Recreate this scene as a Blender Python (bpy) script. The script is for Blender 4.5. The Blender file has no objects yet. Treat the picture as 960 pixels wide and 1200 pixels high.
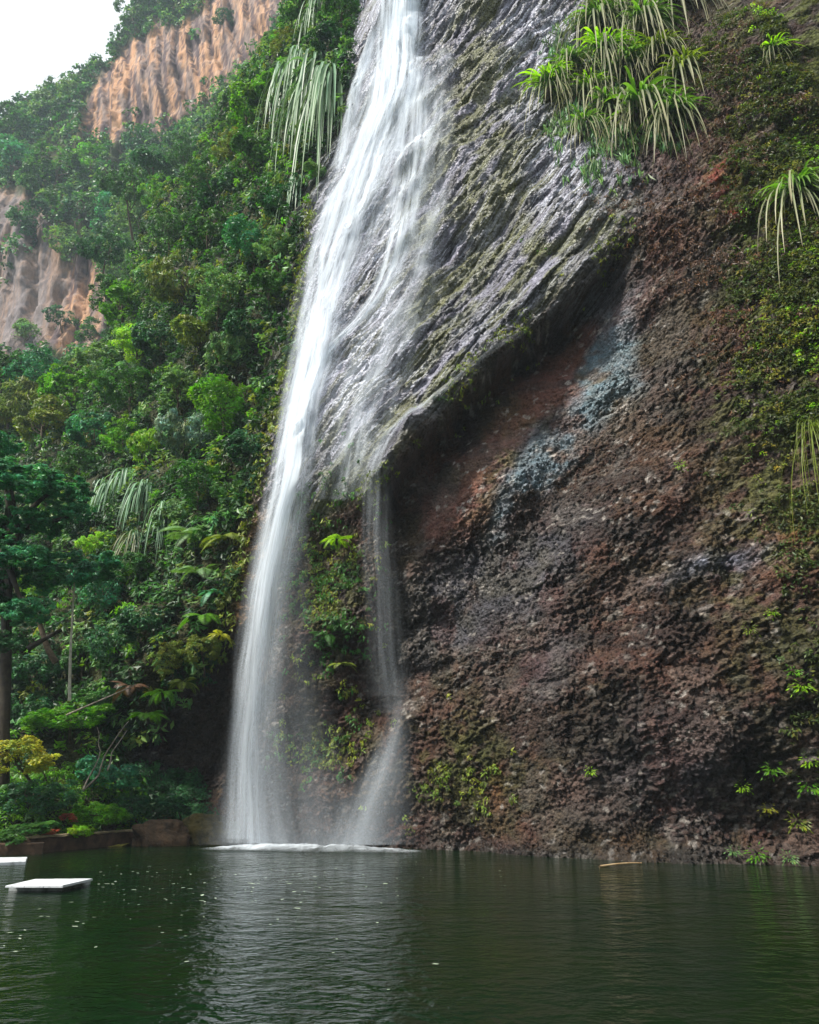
import bpy, math, random
import numpy as np
from mathutils import Vector, Matrix, Euler

R = math.radians
rng = np.random.default_rng(7)
random.seed(7)

# ------------------------------------------------------------------ camera, sky, sun, exposure
PITCH = R(19.0); CAMH = 2.0; FPX = 942.0
scn = bpy.context.scene
cam_d = bpy.data.cameras.new('camera'); cam = bpy.data.objects.new('camera', cam_d)
scn.collection.objects.link(cam); scn.camera = cam
cam.location = (0, 0, CAMH); cam.rotation_euler = (R(90) + PITCH, 0, 0)
cam_d.sensor_fit = 'VERTICAL'; cam_d.sensor_height = 24.0; cam_d.lens = 24.0 * FPX / 1200.0
cam_d.clip_start = 0.1; cam_d.clip_end = 3000

SUN_EL, SUN_AZ = 50.0, 240.0      # degrees; azimuth clockwise from +Y: behind the camera, to the left
world = bpy.data.worlds.new('World'); scn.world = world; world.use_nodes = True
wn = world.node_tree.nodes; wl = world.node_tree.links
bg = wn['Background']; bg.inputs['Strength'].default_value = 0.085
sky = wn.new('ShaderNodeTexSky'); sky.sky_type = 'NISHITA'; sky.sun_disc = False
sky.sun_elevation = R(SUN_EL); sky.sun_rotation = R(SUN_AZ)
sky.air_density = 1.0; sky.dust_density = 4.0; sky.ozone_density = 1.0
# a bright, thin, even cloud cover over the blue
wmix = wn.new('ShaderNodeMix'); wmix.data_type = 'RGBA'
wtc = wn.new('ShaderNodeTexCoord'); wno = wn.new('ShaderNodeTexNoise')
wno.inputs['Scale'].default_value = 2.2; wno.inputs['Detail'].default_value = 5
wmr = wn.new('ShaderNodeMapRange'); wmr.inputs['From Min'].default_value = 0.3; wmr.inputs['From Max'].default_value = 0.6
wmr.inputs['To Min'].default_value = 0.72; wmr.inputs['To Max'].default_value = 0.97
wl.new(wtc.outputs['Generated'], wno.inputs['Vector']); wl.new(wno.outputs['Fac'], wmr.inputs['Value'])
wl.new(wmr.outputs['Result'], wmix.inputs[0])
wl.new(sky.outputs['Color'], wmix.inputs[6]); wmix.inputs[7].default_value = (8.2, 8.5, 8.9, 1)
wl.new(wmix.outputs[2], bg.inputs['Color'])

sun_d = bpy.data.lights.new('sun', 'SUN'); sun = bpy.data.objects.new('sun', sun_d)
scn.collection.objects.link(sun)
sun_d.energy = 4.2; sun_d.angle = R(5); sun_d.color = (1.0, 0.95, 0.86)
sun.rotation_euler = (R(90 - SUN_EL), 0, R(180 - SUN_AZ))
sun.location = (-20, -20, 60)

scn.view_settings.view_transform = 'Standard'; scn.view_settings.look = 'None'
scn.view_settings.exposure = 0.80; scn.view_settings.gamma = 1.0
scn.view_settings.use_curve_mapping = False
cy = scn.cycles
cy.use_denoising = True
cy.max_bounces = 6; cy.diffuse_bounces = 3; cy.glossy_bounces = 3; cy.transmission_bounces = 3
cy.volume_bounces = 1; cy.transparent_max_bounces = 40
cy.sample_clamp_indirect = 5.0; cy.sample_clamp_direct = 8.0

# ------------------------------------------------------------------ small helpers
def lin(r, g, b):
    return tuple((c / 255 / 12.92) if c / 255 <= 0.04045 else ((c / 255 + 0.055) / 1.055) ** 2.4 for c in (r, g, b))
def L(r, g, b): return np.array(lin(r, g, b), np.float32)
def sm(x, a, b):
    t = np.clip((x - a) / (b - a), 0, 1); return t * t * (3 - 2 * t)

def _hash(ix, iy, iz, seed):
    h = (ix.astype(np.uint32) * np.uint32(374761393) + iy.astype(np.uint32) * np.uint32(668265263)
         + iz.astype(np.uint32) * np.uint32(2147483647) + np.uint32((seed * 974634777) & 0xffffffff))
    h = (h ^ (h >> np.uint32(13))) * np.uint32(1274126177)
    h = h ^ (h >> np.uint32(16))
    h = h * np.uint32(2246822519); h = h ^ (h >> np.uint32(15))
    return (h & np.uint32(0xffffff)).astype(np.float32) / np.float32(0x1000000)

def vn(x, y, z=None, seed=0):
    """value noise, 0..1"""
    if z is None: z = np.zeros_like(x)
    xi, yi, zi = np.floor(x), np.floor(y), np.floor(z)
    fx, fy, fz = x - xi, y - yi, z - zi
    xi, yi, zi = xi.astype(np.int32), yi.astype(np.int32), zi.astype(np.int32)
    w = lambda t: t * t * t * (t * (t * 6 - 15) + 10)
    fx, fy, fz = w(fx), w(fy), w(fz)
    r = 0
    for dx in (0, 1):
        for dy in (0, 1):
            for dz in (0, 1):
                k = (fx if dx else 1 - fx) * (fy if dy else 1 - fy) * (fz if dz else 1 - fz)
                r = r + k * _hash(xi + dx, yi + dy, zi + dz, seed)
    return r
def fbm(x, y, z=None, o=4, seed=0, g=0.5):
    a, s, r = 1.0, 0.0, 0
    for i in range(o):
        r = r + a * vn(x * 2 ** i, y * 2 ** i, None if z is None else z * 2 ** i, seed + i * 17); s += a; a *= g
    return r / s
def voro(x, y, seed=0):
    """2-D cells: distance to the nearest point, to the second, id"""
    xi, yi = np.floor(x).astype(np.int32), np.floor(y).astype(np.int32)
    f1 = np.full(x.shape, 9.0, np.float32); f2 = f1.copy(); cid = np.zeros(x.shape, np.float32)
    zero = np.zeros_like(xi)
    for dx in (-1, 0, 1):
        for dy in (-1, 0, 1):
            a = _hash(xi + dx, yi + dy, zero, seed); b = _hash(xi + dx, yi + dy, zero, seed + 5)
            c = _hash(xi + dx, yi + dy, zero, seed + 9)
            d = np.sqrt((xi + dx + a - x) ** 2 + (yi + dy + b - y) ** 2).astype(np.float32)
            n = d < f1
            f2 = np.where(n, f1, np.minimum(f2, d)); cid = np.where(n, c, cid); f1 = np.where(n, d, f1)
    return f1, f2, cid

CP, SP = math.cos(PITCH), math.sin(PITCH)
def ray(u, v):
    a, b = (u - 480) / FPX, (600 - v) / FPX
    return a, CP - b * SP, SP + b * CP            # x, y, z of a sight line of the photograph
def at(u, v, Y):
    dx, dy, dz = ray(u, v); t = Y / dy
    return Vector((dx * t, Y, CAMH + dz * t))
def project(x, y, z):
    zz = z - CAMH
    f = y * CP + zz * SP; w = -y * SP + zz * CP
    f = np.maximum(f, 0.1)
    return 480 + FPX * x / f, 600 - FPX * w / f
def seg_poly(u, v, pts, soft=12.0):
    """soft 0..1 mask of a polygon"""
    inside = np.zeros(u.shape, bool); d = np.full(u.shape, 1e9, np.float32)
    n = len(pts)
    for i in range(n):
        x0, y0 = pts[i]; x1, y1 = pts[(i + 1) % n]
        ex, ey = x1 - x0, y1 - y0
        t = np.clip(((u - x0) * ex + (v - y0) * ey) / (ex * ex + ey * ey + 1e-9), 0, 1)
        d = np.minimum(d, np.hypot(u - x0 - t * ex, v - y0 - t * ey))
        c = ((y0 > v) != (y1 > v)) & (u < (x1 - x0) * (v - y0) / (y1 - y0 + 1e-9) + x0)
        inside ^= c
    return sm(np.where(inside, d, -d), -soft, soft)
def blob(u, v, cu, cv, ru, rv, ang=0.0):
    c, s = math.cos(R(ang)), math.sin(R(ang))
    a, b = (u - cu), (v - cv)
    p, q = (a * c + b * s) / ru, (-a * s + b * c) / rv
    return np.exp(-(p * p + q * q))

# ------------------------------------------------------------------ shape of the valley side: y = F(x, z)
CTRL = [  # places on the rock and the slope, each with its distance ahead of the camera
 # right wall, waterline and above
 (470,993,31),(540,997,29.5),(600,1000,28),(700,1010,25.6),(800,1016,24.2),(960,1018,23.5),(860,975,25.2),(770,985,25.4),
 (960,970,24.2),(520,850,30.3),(600,760,28.6),(700,650,26.8),(700,850,26),(800,700,24.6),(850,880,23.6),(960,800,22.4),(960,500,22.2),(960,300,23.2),
 (850,400,25),(820,540,24.6),(700,480,28.0),(640,560,28.6),(560,680,29.8),(480,720,31),(760,380,27.5),
 # upper slab
 (450,560,29.6),(520,480,28.9),(600,400,28.4),(690,335,27.8),(760,270,27),(850,180,26),
 (450,430,31),(550,330,30.6),(550,200,32),(640,200,30.5),(650,60,32.5),(700,0,33.5),(560,50,34.5),(500,150,34),(430,280,34),(460,0,37.5),
 (850,50,27),(960,50,25.5),(960,180,24.5),(780,100,30),(720,170,29.3),(700,-150,42),(460,-150,46),(960,-120,32),
 # behind the fall
 (390,400,33.4),(360,520,33.4),(330,640,33.6),(300,760,33.6),(400,640,31.5),(400,740,31.6),(395,800,32.0),(300,880,34.6),(300,985,34),(390,900,32.2),(380,985,31.8),
 (430,800,32.2),(430,900,31.5),
 # hollow and bank to the left
 (240,985,35.0),(200,975,36.0),(240,900,38.0),(200,880,38.0),(230,820,36.5),(165,820,36.0),(265,790,34.0),(215,770,34.6),(160,760,36.5),(285,700,33.8),
 (0,975,29.5),(80,972,32),(150,970,35.5),(0,900,34),(90,900,36),(150,880,38),(0,840,38),(90,830,39),
 (0,700,46),(100,700,43),(200,700,38),(270,600,35.5),(330,560,34.6),
 (0,560,60),(100,540,54),(200,500,46),(300,480,39),(345,380,38),(350,280,39),
 (0,440,78),(100,440,72),(150,350,64),(200,300,60),(250,230,58),(300,200,50),(380,130,43),(400,0,48),(340,20,62),(300,60,68),
 (400,-150,62),(300,-100,85),
 (1500,900,16),(1500,200,18),
]
_c = [at(*c) for c in CTRL]
_X = np.array([p.x for p in _c]); _Z = np.array([p.z for p in _c]); _Y = np.array([p.y for p in _c])
def _phi(r2): return np.sqrt(r2 + 1.0)
_A = _phi((_X[:, None] - _X) ** 2 + (_Z[:, None] - _Z) ** 2)
_n = len(_X); _P = np.stack([np.ones(_n), _X, _Z], 1)
_M = np.block([[_A - 0.15 * np.eye(_n), _P], [_P.T, np.zeros((3, 3))]])
_W = np.linalg.solve(_M, np.concatenate([_Y, np.zeros(3)]))
def rbf(x, z):
    r = _W[_n] + _W[_n + 1] * x + _W[_n + 2] * z
    for i in range(_n):
        r = r + _W[i] * _phi((x - _X[i]) ** 2 + (z - _Z[i]) ** 2)
    return r
# lower edge of the tilted slab: below it the rock is undercut
_lip = [at(u, v, Y) for u, v, Y in [(440,580,29.6),(470,532,29.2),(520,482,28.9),(560,440,28.6),(600,402,28.4),(650,362,28.1),(690,330,27.8),(720,290,27.4),(760,262,27)]]
_lx = np.array([p.x for p in _lip]); _lz = np.array([p.z for p in _lip])
def lip_s(x, z):
    zl = np.interp(x, _lx, _lz) + 1.0 * (x > 20)
    return (zl - z) * 0.72 + 0.45 * (fbm(x * 1.1, z * 1.1, seed=51, o=5) - 0.5)
def undercut(x, z):
    s = lip_s(x, z)
    fade = sm(x, -1.35, -0.5) * (1 - sm(x, 6.8, 10.0))
    return 2.2 * sm(s, -0.05, 0.55) * np.exp(-np.clip(s - 0.7, 0, None) / 2.3) * fade
SA = R(47)
def strata_coords(x, z):
    wx = x + 0.5 * (fbm(x * 0.12, z * 0.12, seed=3, o=2) - 0.5) * 2; wz = z + 0.5 * (fbm(x * 0.12, z * 0.12, seed=4, o=2) - 0.5) * 2
    q = -wx * math.sin(SA) + wz * math.cos(SA) - 0.0015 * (x * math.cos(SA) + z * math.sin(SA)) ** 2
    l = wx * math.cos(SA) + wz * math.sin(SA)
    return q, l
def slab_mask(x, z):
    """1 on the tilted slab above the lip and round the fall, 0 on the lower wall"""
    return sm(-lip_s(x, z), -0.4, 0.6) * (1 - sm(x, 7.5, 11)) * sm(x, -9, -6) * sm(z, 10, 14)
_cr = [at(*c) for c in [(-500,470,92),(-60,446,84),(0,440,80),(60,432,76),(112,415,70),(138,350,66),(152,270,66),(258,130,64),(345,5,62)]]
_crx = np.array([p.x for p in _cr]); _crz = np.array([p.z for p in _cr])
def crest_over(x, z):
    # height above the crest of the left-hand slope: beyond it the ground runs back
    return np.clip(z - np.interp(x, _crx, _crz) - 7 * (fbm(x * 0.22 + 3, z * 0.05, seed=9, o=3) - 0.5), 0, None) * (1 - sm(x, -12.5, -9))
def F(x, z, detail=True):
    y = rbf(x, z) + undercut(x, z) + 2.6 * crest_over(x, z)
    if not detail: return y
    q, l = strata_coords(x, z)
    slab = slab_mask(x, z)
    big = (fbm(x * 0.28, z * 0.28, seed=11, o=3) - 0.5) * 2.0
    # ridges of the slab
    r1 = 1 - np.abs(2 * vn(q * 0.6, l * 0.035, seed=21) - 1); r2 = 1 - np.abs(2 * vn(q * 1.9, l * 0.12, seed=22) - 1)
    r3 = fbm(q * 5.0, l * 0.6, seed=23, o=4)
    k1, k2, k3 = voro(q * 1.4, l * 0.30, 7); m1, m2, m3 = voro(q * 3.6, l * 1.5, 8)
    qs = q * 0.62 + 1.1 * fbm(q * 0.3, l * 0.03, seed=25, o=2) + 0.25 * fbm(x * 1.5, z * 1.5, seed=26, o=3); fr = qs - np.floor(qs); bed = np.where(fr < .82, fr / .82, (1 - fr) / .18)
    qt = q * 2.1 + 0.9 * fbm(q * 0.8, l * 0.06, seed=27, o=3); ft = qt - np.floor(qt); bed2 = np.where(ft < .75, ft / .75, (1 - ft) / .25)
    st = -bed * 0.42 * (0.4 + 1.2 * vn(q * .8, l * .15, seed=28)) - bed2 * 0.10 * sm(vn(x * .5, z * .5, seed=29), .25, .6) - (r1 ** 2) * 0.22 - r3 * 0.25 - 0.30 * k3 - 0.16 * m3 * sm(m2 - m1, 0, .2) - 0.12 * sm(k2 - k1, 0, .15) - 0.45 * (fbm(x * 2.6, z * 2.6, seed=61, o=4) - 0.5)
    # lumps of the lower wall
    a = R(28); xr = x * math.cos(a) + z * math.sin(a); zr = -x * math.sin(a) + z * math.cos(a)
    wx = xr + 0.35 * (fbm(x * 2, z * 2, seed=31, o=2) - 0.5); wz = zr + 0.35 * (fbm(x * 2, z * 2, seed=32, o=2) - 0.5)
    f1, f2, c1 = voro(wx * 3.2, wz * 5.2, 1)
    g1, g2, c2 = voro(wx * 7.0, wz * 10.0, 2)
    ledge = 1 - np.abs(2 * fbm(xr * 0.12, zr * 0.55, seed=41, o=3) - 1)
    lump = np.where(c1 > 0.35, 1, 0.3) * sm(fbm(x * 0.5, z * 0.5, seed=44, o=3), 0.25, 0.6)
    e1, e2, e3 = voro(wx * 0.42, wz * 0.75, 15); crack = np.exp(-((e2 - e1) / 0.05) ** 2) * (e3 > .3)
    qb = zr * 0.55 + 0.9 * fbm(xr * 0.25, zr * 0.3, seed=45, o=3); fb = qb - np.floor(qb); bedw = np.where(fb < .8, fb / .8, (1 - fb) / .2)
    lw = (0.10 * crack - 0.22 * (e3 - .5) - 0.06 * bedw * sm(fbm(x * .3, z * .3, seed=46, o=2), .35, .6) - 0.24 * np.sqrt(np.clip(1 - f1, 0, 1)) * lump * sm(f2 - f1, 0, 0.35) - 0.17 * np.clip(1 - g1, 0, 1) * (0.4 + c2) * sm(g2 - g1, 0, 0.3)
          - ledge ** 4 * 0.15 - 0.7 * fbm(x * 0.9, z * 0.9, seed=12, o=4))
    smooth = np.clip(sm(undercut(x, z), 0.35, 1.0) * 0.7, 0, 1)             # the bare recess is smoother
    lw = lw * (1 - smooth)
    return y + big * (0.5 + 0.5 * sm(z, 2, 6)) + slab * (0.78 * st + 0.3) + (1 - slab) * (lw + 0.45)
def S(u, v, off=0.0, detail=False):
    """the point of the valley side seen at u, v of the photograph; off metres nearer"""
    dx, dy, dz = ray(u, v)
    t = np.linspace(15, 150, 1400)
    x, y, z = dx * t, dy * t, CAMH + dz * t
    g = y - F(x, z, detail)
    i = np.argmax(g > 0)
    if g[i] <= 0: i = len(t) - 1
    k = max(i - 1, 0); w = -g[k] / (g[i] - g[k] + 1e-9) if i else 0
    tt = t[k] + (t[i] - t[k]) * min(max(w, 0), 1) - off
    return Vector((dx * tt, dy * tt, CAMH + dz * tt))

# ------------------------------------------------------------------ object helpers
def link(o, parent=None):
    scn.collection.objects.link(o)
    if parent is not None: o.parent = parent
    return o
def tag(o, label=None, cat=None, group=None, kind=None):
    if label: o['label'] = label
    if cat: o['category'] = cat
    if group: o['group'] = group
    if kind: o['kind'] = kind
    return o
def mesh_np(name, V, faces, mat=None, smooth=True, cols=None, uv=None, attrs=None):
    """faces: (n,3) or (n,4) int array"""
    V = np.asarray(V, np.float32); faces = np.asarray(faces, np.int32)
    me = bpy.data.meshes.new(name)
    nf, k = faces.shape
    me.vertices.add(len(V)); me.vertices.foreach_set('co', V.ravel())
    me.loops.add(nf * k); me.loops.foreach_set('vertex_index', faces.ravel())
    me.polygons.add(nf); me.polygons.foreach_set('loop_start', np.arange(0, nf * k, k, dtype=np.int32))
    me.polygons.foreach_set('loop_total', np.full(nf, k, np.int32))
    me.polygons.foreach_set('use_smooth', np.full(nf, smooth, bool))
    me.update(calc_edges=True)
    if cols is not None:
        ca = me.color_attributes.new('Col', 'FLOAT_COLOR', 'POINT')
        c4 = np.concatenate([cols, np.ones((len(cols), 1))], 1).astype(np.float32)
        ca.data.foreach_set('color', c4.ravel())
    if uv is not None:
        ul = me.uv_layers.new(name='UVMap')
        ul.data.foreach_set('uv', np.asarray(uv, np.float32)[faces.ravel()].ravel())
    for an, av in (attrs or {}).items():
        at_ = me.attributes.new(an, 'FLOAT', 'POINT'); at_.data.foreach_set('value', np.asarray(av, np.float32))
    if mat: me.materials.append(mat)
    return me
def ob(name, me, parent=None):
    return link(bpy.data.objects.new(name, me), parent)
def grid_faces(nr, nc, keep=None):
    i = np.arange(nr - 1)[:, None] * nc + np.arange(nc - 1)[None, :]
    f = np.stack([i, i + 1, i + nc + 1, i + nc], -1).reshape(-1, 4)
    if keep is not None: f = f[keep[f].all(1)]
    return f

# ------------------------------------------------------------------ materials
def nodes(name):
    m = bpy.data.materials.new(name); m.use_nodes = True
    nt = m.node_tree; b = nt.nodes['Principled BSDF']
    return m, nt, nt.nodes, nt.links, b
def noise(nt, scale, detail=4, rough=0.6, vec=None, dist=0.0):
    n = nt.nodes.new('ShaderNodeTexNoise'); n.inputs['Scale'].default_value = scale
    n.inputs['Detail'].default_value = detail; n.inputs['Roughness'].default_value = rough; n.inputs['Distortion'].default_value = dist
    if vec is not None: nt.links.new(vec, n.inputs['Vector'])
    return n
def mrange(nt, src, a, b, c=0.0, d=1.0):
    n = nt.nodes.new('ShaderNodeMapRange')
    for k, vv in zip(('From Min', 'From Max', 'To Min', 'To Max'), (a, b, c, d)): n.inputs[k].default_value = vv
    nt.links.new(src, n.inputs['Value']); return n.outputs['Result']
def mathn(nt, op, a, b=None):
    n = nt.nodes.new('ShaderNodeMath'); n.operation = op
    for i, x in enumerate((a, b)):
        if x is None: continue
        if isinstance(x, (int, float)): n.inputs[i].default_value = x
        else: nt.links.new(x, n.inputs[i])
    return n.outputs[0]
def mixc(nt, fac, a, b, mode='MIX'):
    n = nt.nodes.new('ShaderNodeMix'); n.data_type = 'RGBA'; n.blend_type = mode
    for i, x in ((0, fac), (6, a), (7, b)):
        if isinstance(x, (int, float)): n.inputs[i].default_value = x
        elif isinstance(x, tuple): n.inputs[i].default_value = (*x, 1)
        else: nt.links.new(x, n.inputs[i])
    return n.outputs[2]
def attr(nt, name, out='Fac'):
    n = nt.nodes.new('ShaderNodeAttribute'); n.attribute_name = name; return n.outputs[out]
def bump(nt, h, strength, dist, nrm=None):
    n = nt.nodes.new('ShaderNodeBump'); n.inputs['Strength'].default_value = strength; n.inputs['Distance'].default_value = dist
    nt.links.new(h, n.inputs['Height'])
    if nrm is not None: nt.links.new(nrm, n.inputs['Normal'])
    return n.outputs['Normal']

def mat_rock(name):
    m, nt, N, Lk, b = nodes(name)
    co = N.new('ShaderNodeTexCoord').outputs['Object']; col = attr(nt, 'Col', 'Color')
    n1 = noise(nt, 3.0, 6, 0.7, co); n2 = noise(nt, 14.0, 4, 0.7, co)
    vo = N.new('ShaderNodeTexVoronoi'); vo.inputs['Scale'].default_value = 7.5; Lk.new(co, vo.inputs['Vector'])
    k = mathn(nt, 'MULTIPLY', mrange(nt, n1.outputs['Fac'], 0.3, 0.7, 0.5, 1.5), mrange(nt, n2.outputs['Fac'], 0.3, 0.7, 0.45, 1.65))
    cc = mixc(nt, 1.0, col, k, 'MULTIPLY')
    # thin white water running along the beds
    uvn = N.new('ShaderNodeUVMap'); uvn.uv_map = 'UVMap'
    mp = N.new('ShaderNodeMapping'); mp.inputs['Scale'].default_value = (3.6, 0.22, 1); Lk.new(uvn.outputs['UV'], mp.inputs['Vector'])
    st = noise(nt, 1.6, 7, 0.72, mp.outputs['Vector'], 0.6)
    sp = noise(nt, 7.0, 5, 0.7, co)
    fo = mathn(nt, 'MULTIPLY', attr(nt, 'Foam'), mathn(nt, 'MULTIPLY', mrange(nt, st.outputs['Fac'], 0.47, 0.58), mrange(nt, sp.outputs['Fac'], 0.30, 0.56)))
    cc = mixc(nt, fo, cc, (0.76, 0.79, 0.92))
    Lk.new(cc, b.inputs['Base Color'])
    wet = attr(nt, 'Wet')
    Lk.new(mrange(nt, wet, 0, 1, 0.9, 0.42), b.inputs['Roughness'])
    Lk.new(mrange(nt, wet, 0, 1, 0.2, 0.6), b.inputs['Specular IOR Level'])
    h = mathn(nt, 'ADD', mathn(nt, 'MULTIPLY', n1.outputs['Fac'], 1.0), mathn(nt, 'MULTIPLY', n2.outputs['Fac'], 0.35))
    h = mathn(nt, 'SUBTRACT', h, mathn(nt, 'MULTIPLY', vo.outputs['Distance'], 0.8))
    Lk.new(bump(nt, h, 1.0, 0.17), b.inputs['Normal'])
    return m
M_ROCK = mat_rock('wet layered rock')

# ------------------------------------------------------------------ the rock wall of the valley
def grid_axis(*segs):
    out = [segs[0][0]]
    for a, b, s in segs:
        n = max(1, int(round((b - a) / s))); out += list(np.linspace(a, b, n + 1)[1:])
    return np.array(out)
xs = grid_axis((-12.5, -9, 0.1), (-9, 14.2, 0.05), (14, 20, 0.25), (20, 42, 1.2))
zs = grid_axis((-2.0, 0, 0.25), (0, 22, 0.05), (22, 48, 0.075), (48, 70, 0.6))
XX, ZZ = np.meshgrid(xs, zs)
x = XX.ravel(); z = ZZ.ravel()
y = F(x, z)
u, v = project(x, y, z)
q, l = strata_coords(x, z)
slab = slab_mask(x, z)
rec = np.clip(undercut(x, z) / 2.2, 0, 1)
wu = u + 60 * (fbm(x * 0.5, z * 0.5, seed=71) - 0.5); wv = v + 60 * (fbm(x * 0.5, z * 0.5, seed=72) - 0.5)
a_ = R(28); xr = x * math.cos(a_) + z * math.sin(a_); zr = -x * math.sin(a_) + z * math.cos(a_)
wxx = xr + 0.35 * (fbm(x * 2, z * 2, seed=31, o=2) - 0.5); wzz = zr + 0.35 * (fbm(x * 2, z * 2, seed=32, o=2) - 0.5)
f1, f2, c1 = voro(wxx * 3.2, wzz * 5.2, 1); g1, g2, c2 = voro(wxx * 7.0, wzz * 10.0, 2)
fine = fbm(x * 5, z * 5, seed=81, o=3); mid = fbm(x * 1.2, z * 1.2, seed=82, o=4)
def mix(c, m, col): return c * (1 - m[:, None]) + m[:, None] * col
# lower wall: stones of mixed colour in a dark matrix
C = np.tile(L(98, 76, 58), (len(x), 1))
C = mix(C, sm(c1, 0.55, 0.6) * 0.8, L(124, 104, 88)); C = mix(C, sm(c1, 0.8, 0.83) * 0.8, L(146, 138, 132))
C = mix(C, sm(c2, 0.7, 0.75) * 0.6, L(110, 74, 66)); C = mix(C, sm(1 - c2, 0.86, 0.9) * 0.7, L(176, 162, 148))
C = mix(C, (1 - sm(f2 - f1, 0.0, 0.22)) * 0.75, L(34, 27, 24))
C = mix(C, (1 - sm(g2 - g1, 0.0, 0.14)) * 0.5, L(40, 32, 28))
C = mix(C, sm(mid, 0.5, 0.7) * 0.5, L(92, 62, 48))
grey = np.maximum(np.maximum(blob(wu, wv, 700, 360, 60, 60), blob(wu, wv, 800, 900, 90, 60)), blob(wu, wv, 640, 760, 30, 70))
C = mix(C, grey * 0.6, L(112, 112, 122))
slate = seg_poly(wu, wv, [(455,700),(520,640),(640,600),(700,600),(640,700),(560,740),(480,800)], 25)
C = mix(C, slate * 0.8, L(92, 92, 104) * (0.5 + fine)[:, None])
C = mix(C, blob(wu, wv, 850, 655, 90, 12, -12) * 0.9, L(140, 145, 165))
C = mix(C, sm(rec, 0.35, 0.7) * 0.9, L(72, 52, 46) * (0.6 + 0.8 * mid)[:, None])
redr = seg_poly(wu, wv, [(500,600),(560,520),(630,430),(690,375),(700,400),(680,440),(620,520),(580,600),(500,660)], 14)
C = mix(C, redr * 0.7, L(124, 82, 72) * (0.6 + 0.8 * mid)[:, None])
bl = seg_poly(wu, wv, [(735,370),(750,430),(700,490),(650,560),(600,620),(570,640),(600,560),(640,500),(690,430)], 14)
C = mix(C, np.clip(bl * (0.35 + 0.9 * sm(fine, 0.35, 0.6)) * sm(mid, .2, .42), 0, 1) * 0.8, L(92, 122, 136))
C = mix(C, blob(wu, wv, 690, 330, 22, 14, -50) * 0.8, L(150, 110, 90))
pink = np.maximum(blob(wu, wv, 540, 820, 55, 30), blob(wu, wv, 600, 770, 40, 30))
C = mix(C, pink * 0.45 * sm(mid, .38, .55), L(140, 92, 92) * (0.5 + fine)[:, None])
C = mix(C, blob(wu, wv, 575, 930, 14, 50) * 0.7, L(180, 110, 70))
C = mix(C, blob(wu, wv, 720, 960, 60, 30) * 0.6 * sm(c2, .35, .5), L(120, 72, 50)); C = mix(C, blob(wu, wv, 530, 965, 80, 22) * 0.5 * sm(c2, .3, .5), L(112, 70, 66))
C = mix(C, blob(wu, wv, 700, 835, 25, 25) * 0.5 * sm(c2, .4, .5), L(130, 86, 58))
orange = np.maximum(blob(wu, wv, 850, 205, 22, 34), blob(wu, wv, 872, 250, 14, 14))
C = mix(C, np.clip(orange * 1.1, 0, 1) * (0.2 + 0.7 * sm(fine, 0.35, 0.55)), L(150, 60, 34))
_e1, _e2, _e3 = voro(wxx * 0.42, wzz * 0.75, 15)
C = mix(C, np.exp(-((_e2 - _e1) / 0.04) ** 2) * (_e3 > .3) * .35, L(30, 24, 20))
C = C * (0.75 + 0.6 * (fbm(x * .35, z * .35, seed=47, o=3) - .2))[:, None] * (0.85 + .4 * (_e3 - .5))[:, None]
C = mix(C, sm(fbm(x * .5, z * .5, seed=49, o=4), .5, .62) * .4, L(84, 78, 44))
C = mix(C, sm(fbm(x * .6, z * .45, seed=50, o=4), .6, .7) * .35, L(112, 78, 54))
C = mix(C, sm(fbm(x * .8 + 7, z * .5, seed=150, o=4), .52, .62) * .45, L(108, 68, 56))
C = mix(C, sm(fbm(x * .5 + 7, z * .9, seed=151, o=4), .54, .62) * .6, L(44, 38, 36))
C = mix(C, sm(fbm(x * .7 + 3, z * .6, seed=152, o=4), .58, .66) * .3, L(122, 112, 104))
C = mix(C, sm(-c2, -.10, -.07) * .8 * sm(fbm(x * 1.1, z * 1.1, seed=48, o=2), .4, .6), L(176, 168, 160))
C = mix(C, np.clip(orange, 0, 1) * sm(fine, .3, .5) * .8, L(176, 70, 36))
C = mix(C, bl * .45 * sm(mid, .25, .5), L(104, 130, 142))
C = mix(C, redr * .3 * sm(mid, .3, .5), L(116, 84, 74) * (0.6 + 0.8 * mid)[:, None])
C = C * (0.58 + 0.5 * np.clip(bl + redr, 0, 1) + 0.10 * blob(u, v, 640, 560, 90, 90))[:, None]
C = mix(C, blob(wu, wv, 930, 620, 40, 40) * 0.5, L(130, 88, 44))
C = mix(C, blob(wu, wv, 800, 120, 70, 90) * 0.6, L(84, 56, 60))
# moss on the right and at the foot
mz = np.clip(sm(wu, 780, 920) * sm(-wv, -1000, -300) * 1.1 + blob(wu, wv, 540, 900, 60, 60) * 0.7 + blob(wu, wv, 375, 870, 45, 25) * 1.0
     + blob(wu, wv, 600, 540, 16, 60, 40) * 0.5 + blob(wu, wv, 400, 690, 40, 110) * 0.8 + blob(wu, wv, 250, 960, 40, 30) * 0.6, 0, 1)
C = mix(C, mz * sm(fbm(x * 2.2, z * 2.2, seed=91, o=4), 0.42, 0.55), L(72, 78, 26))
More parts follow.
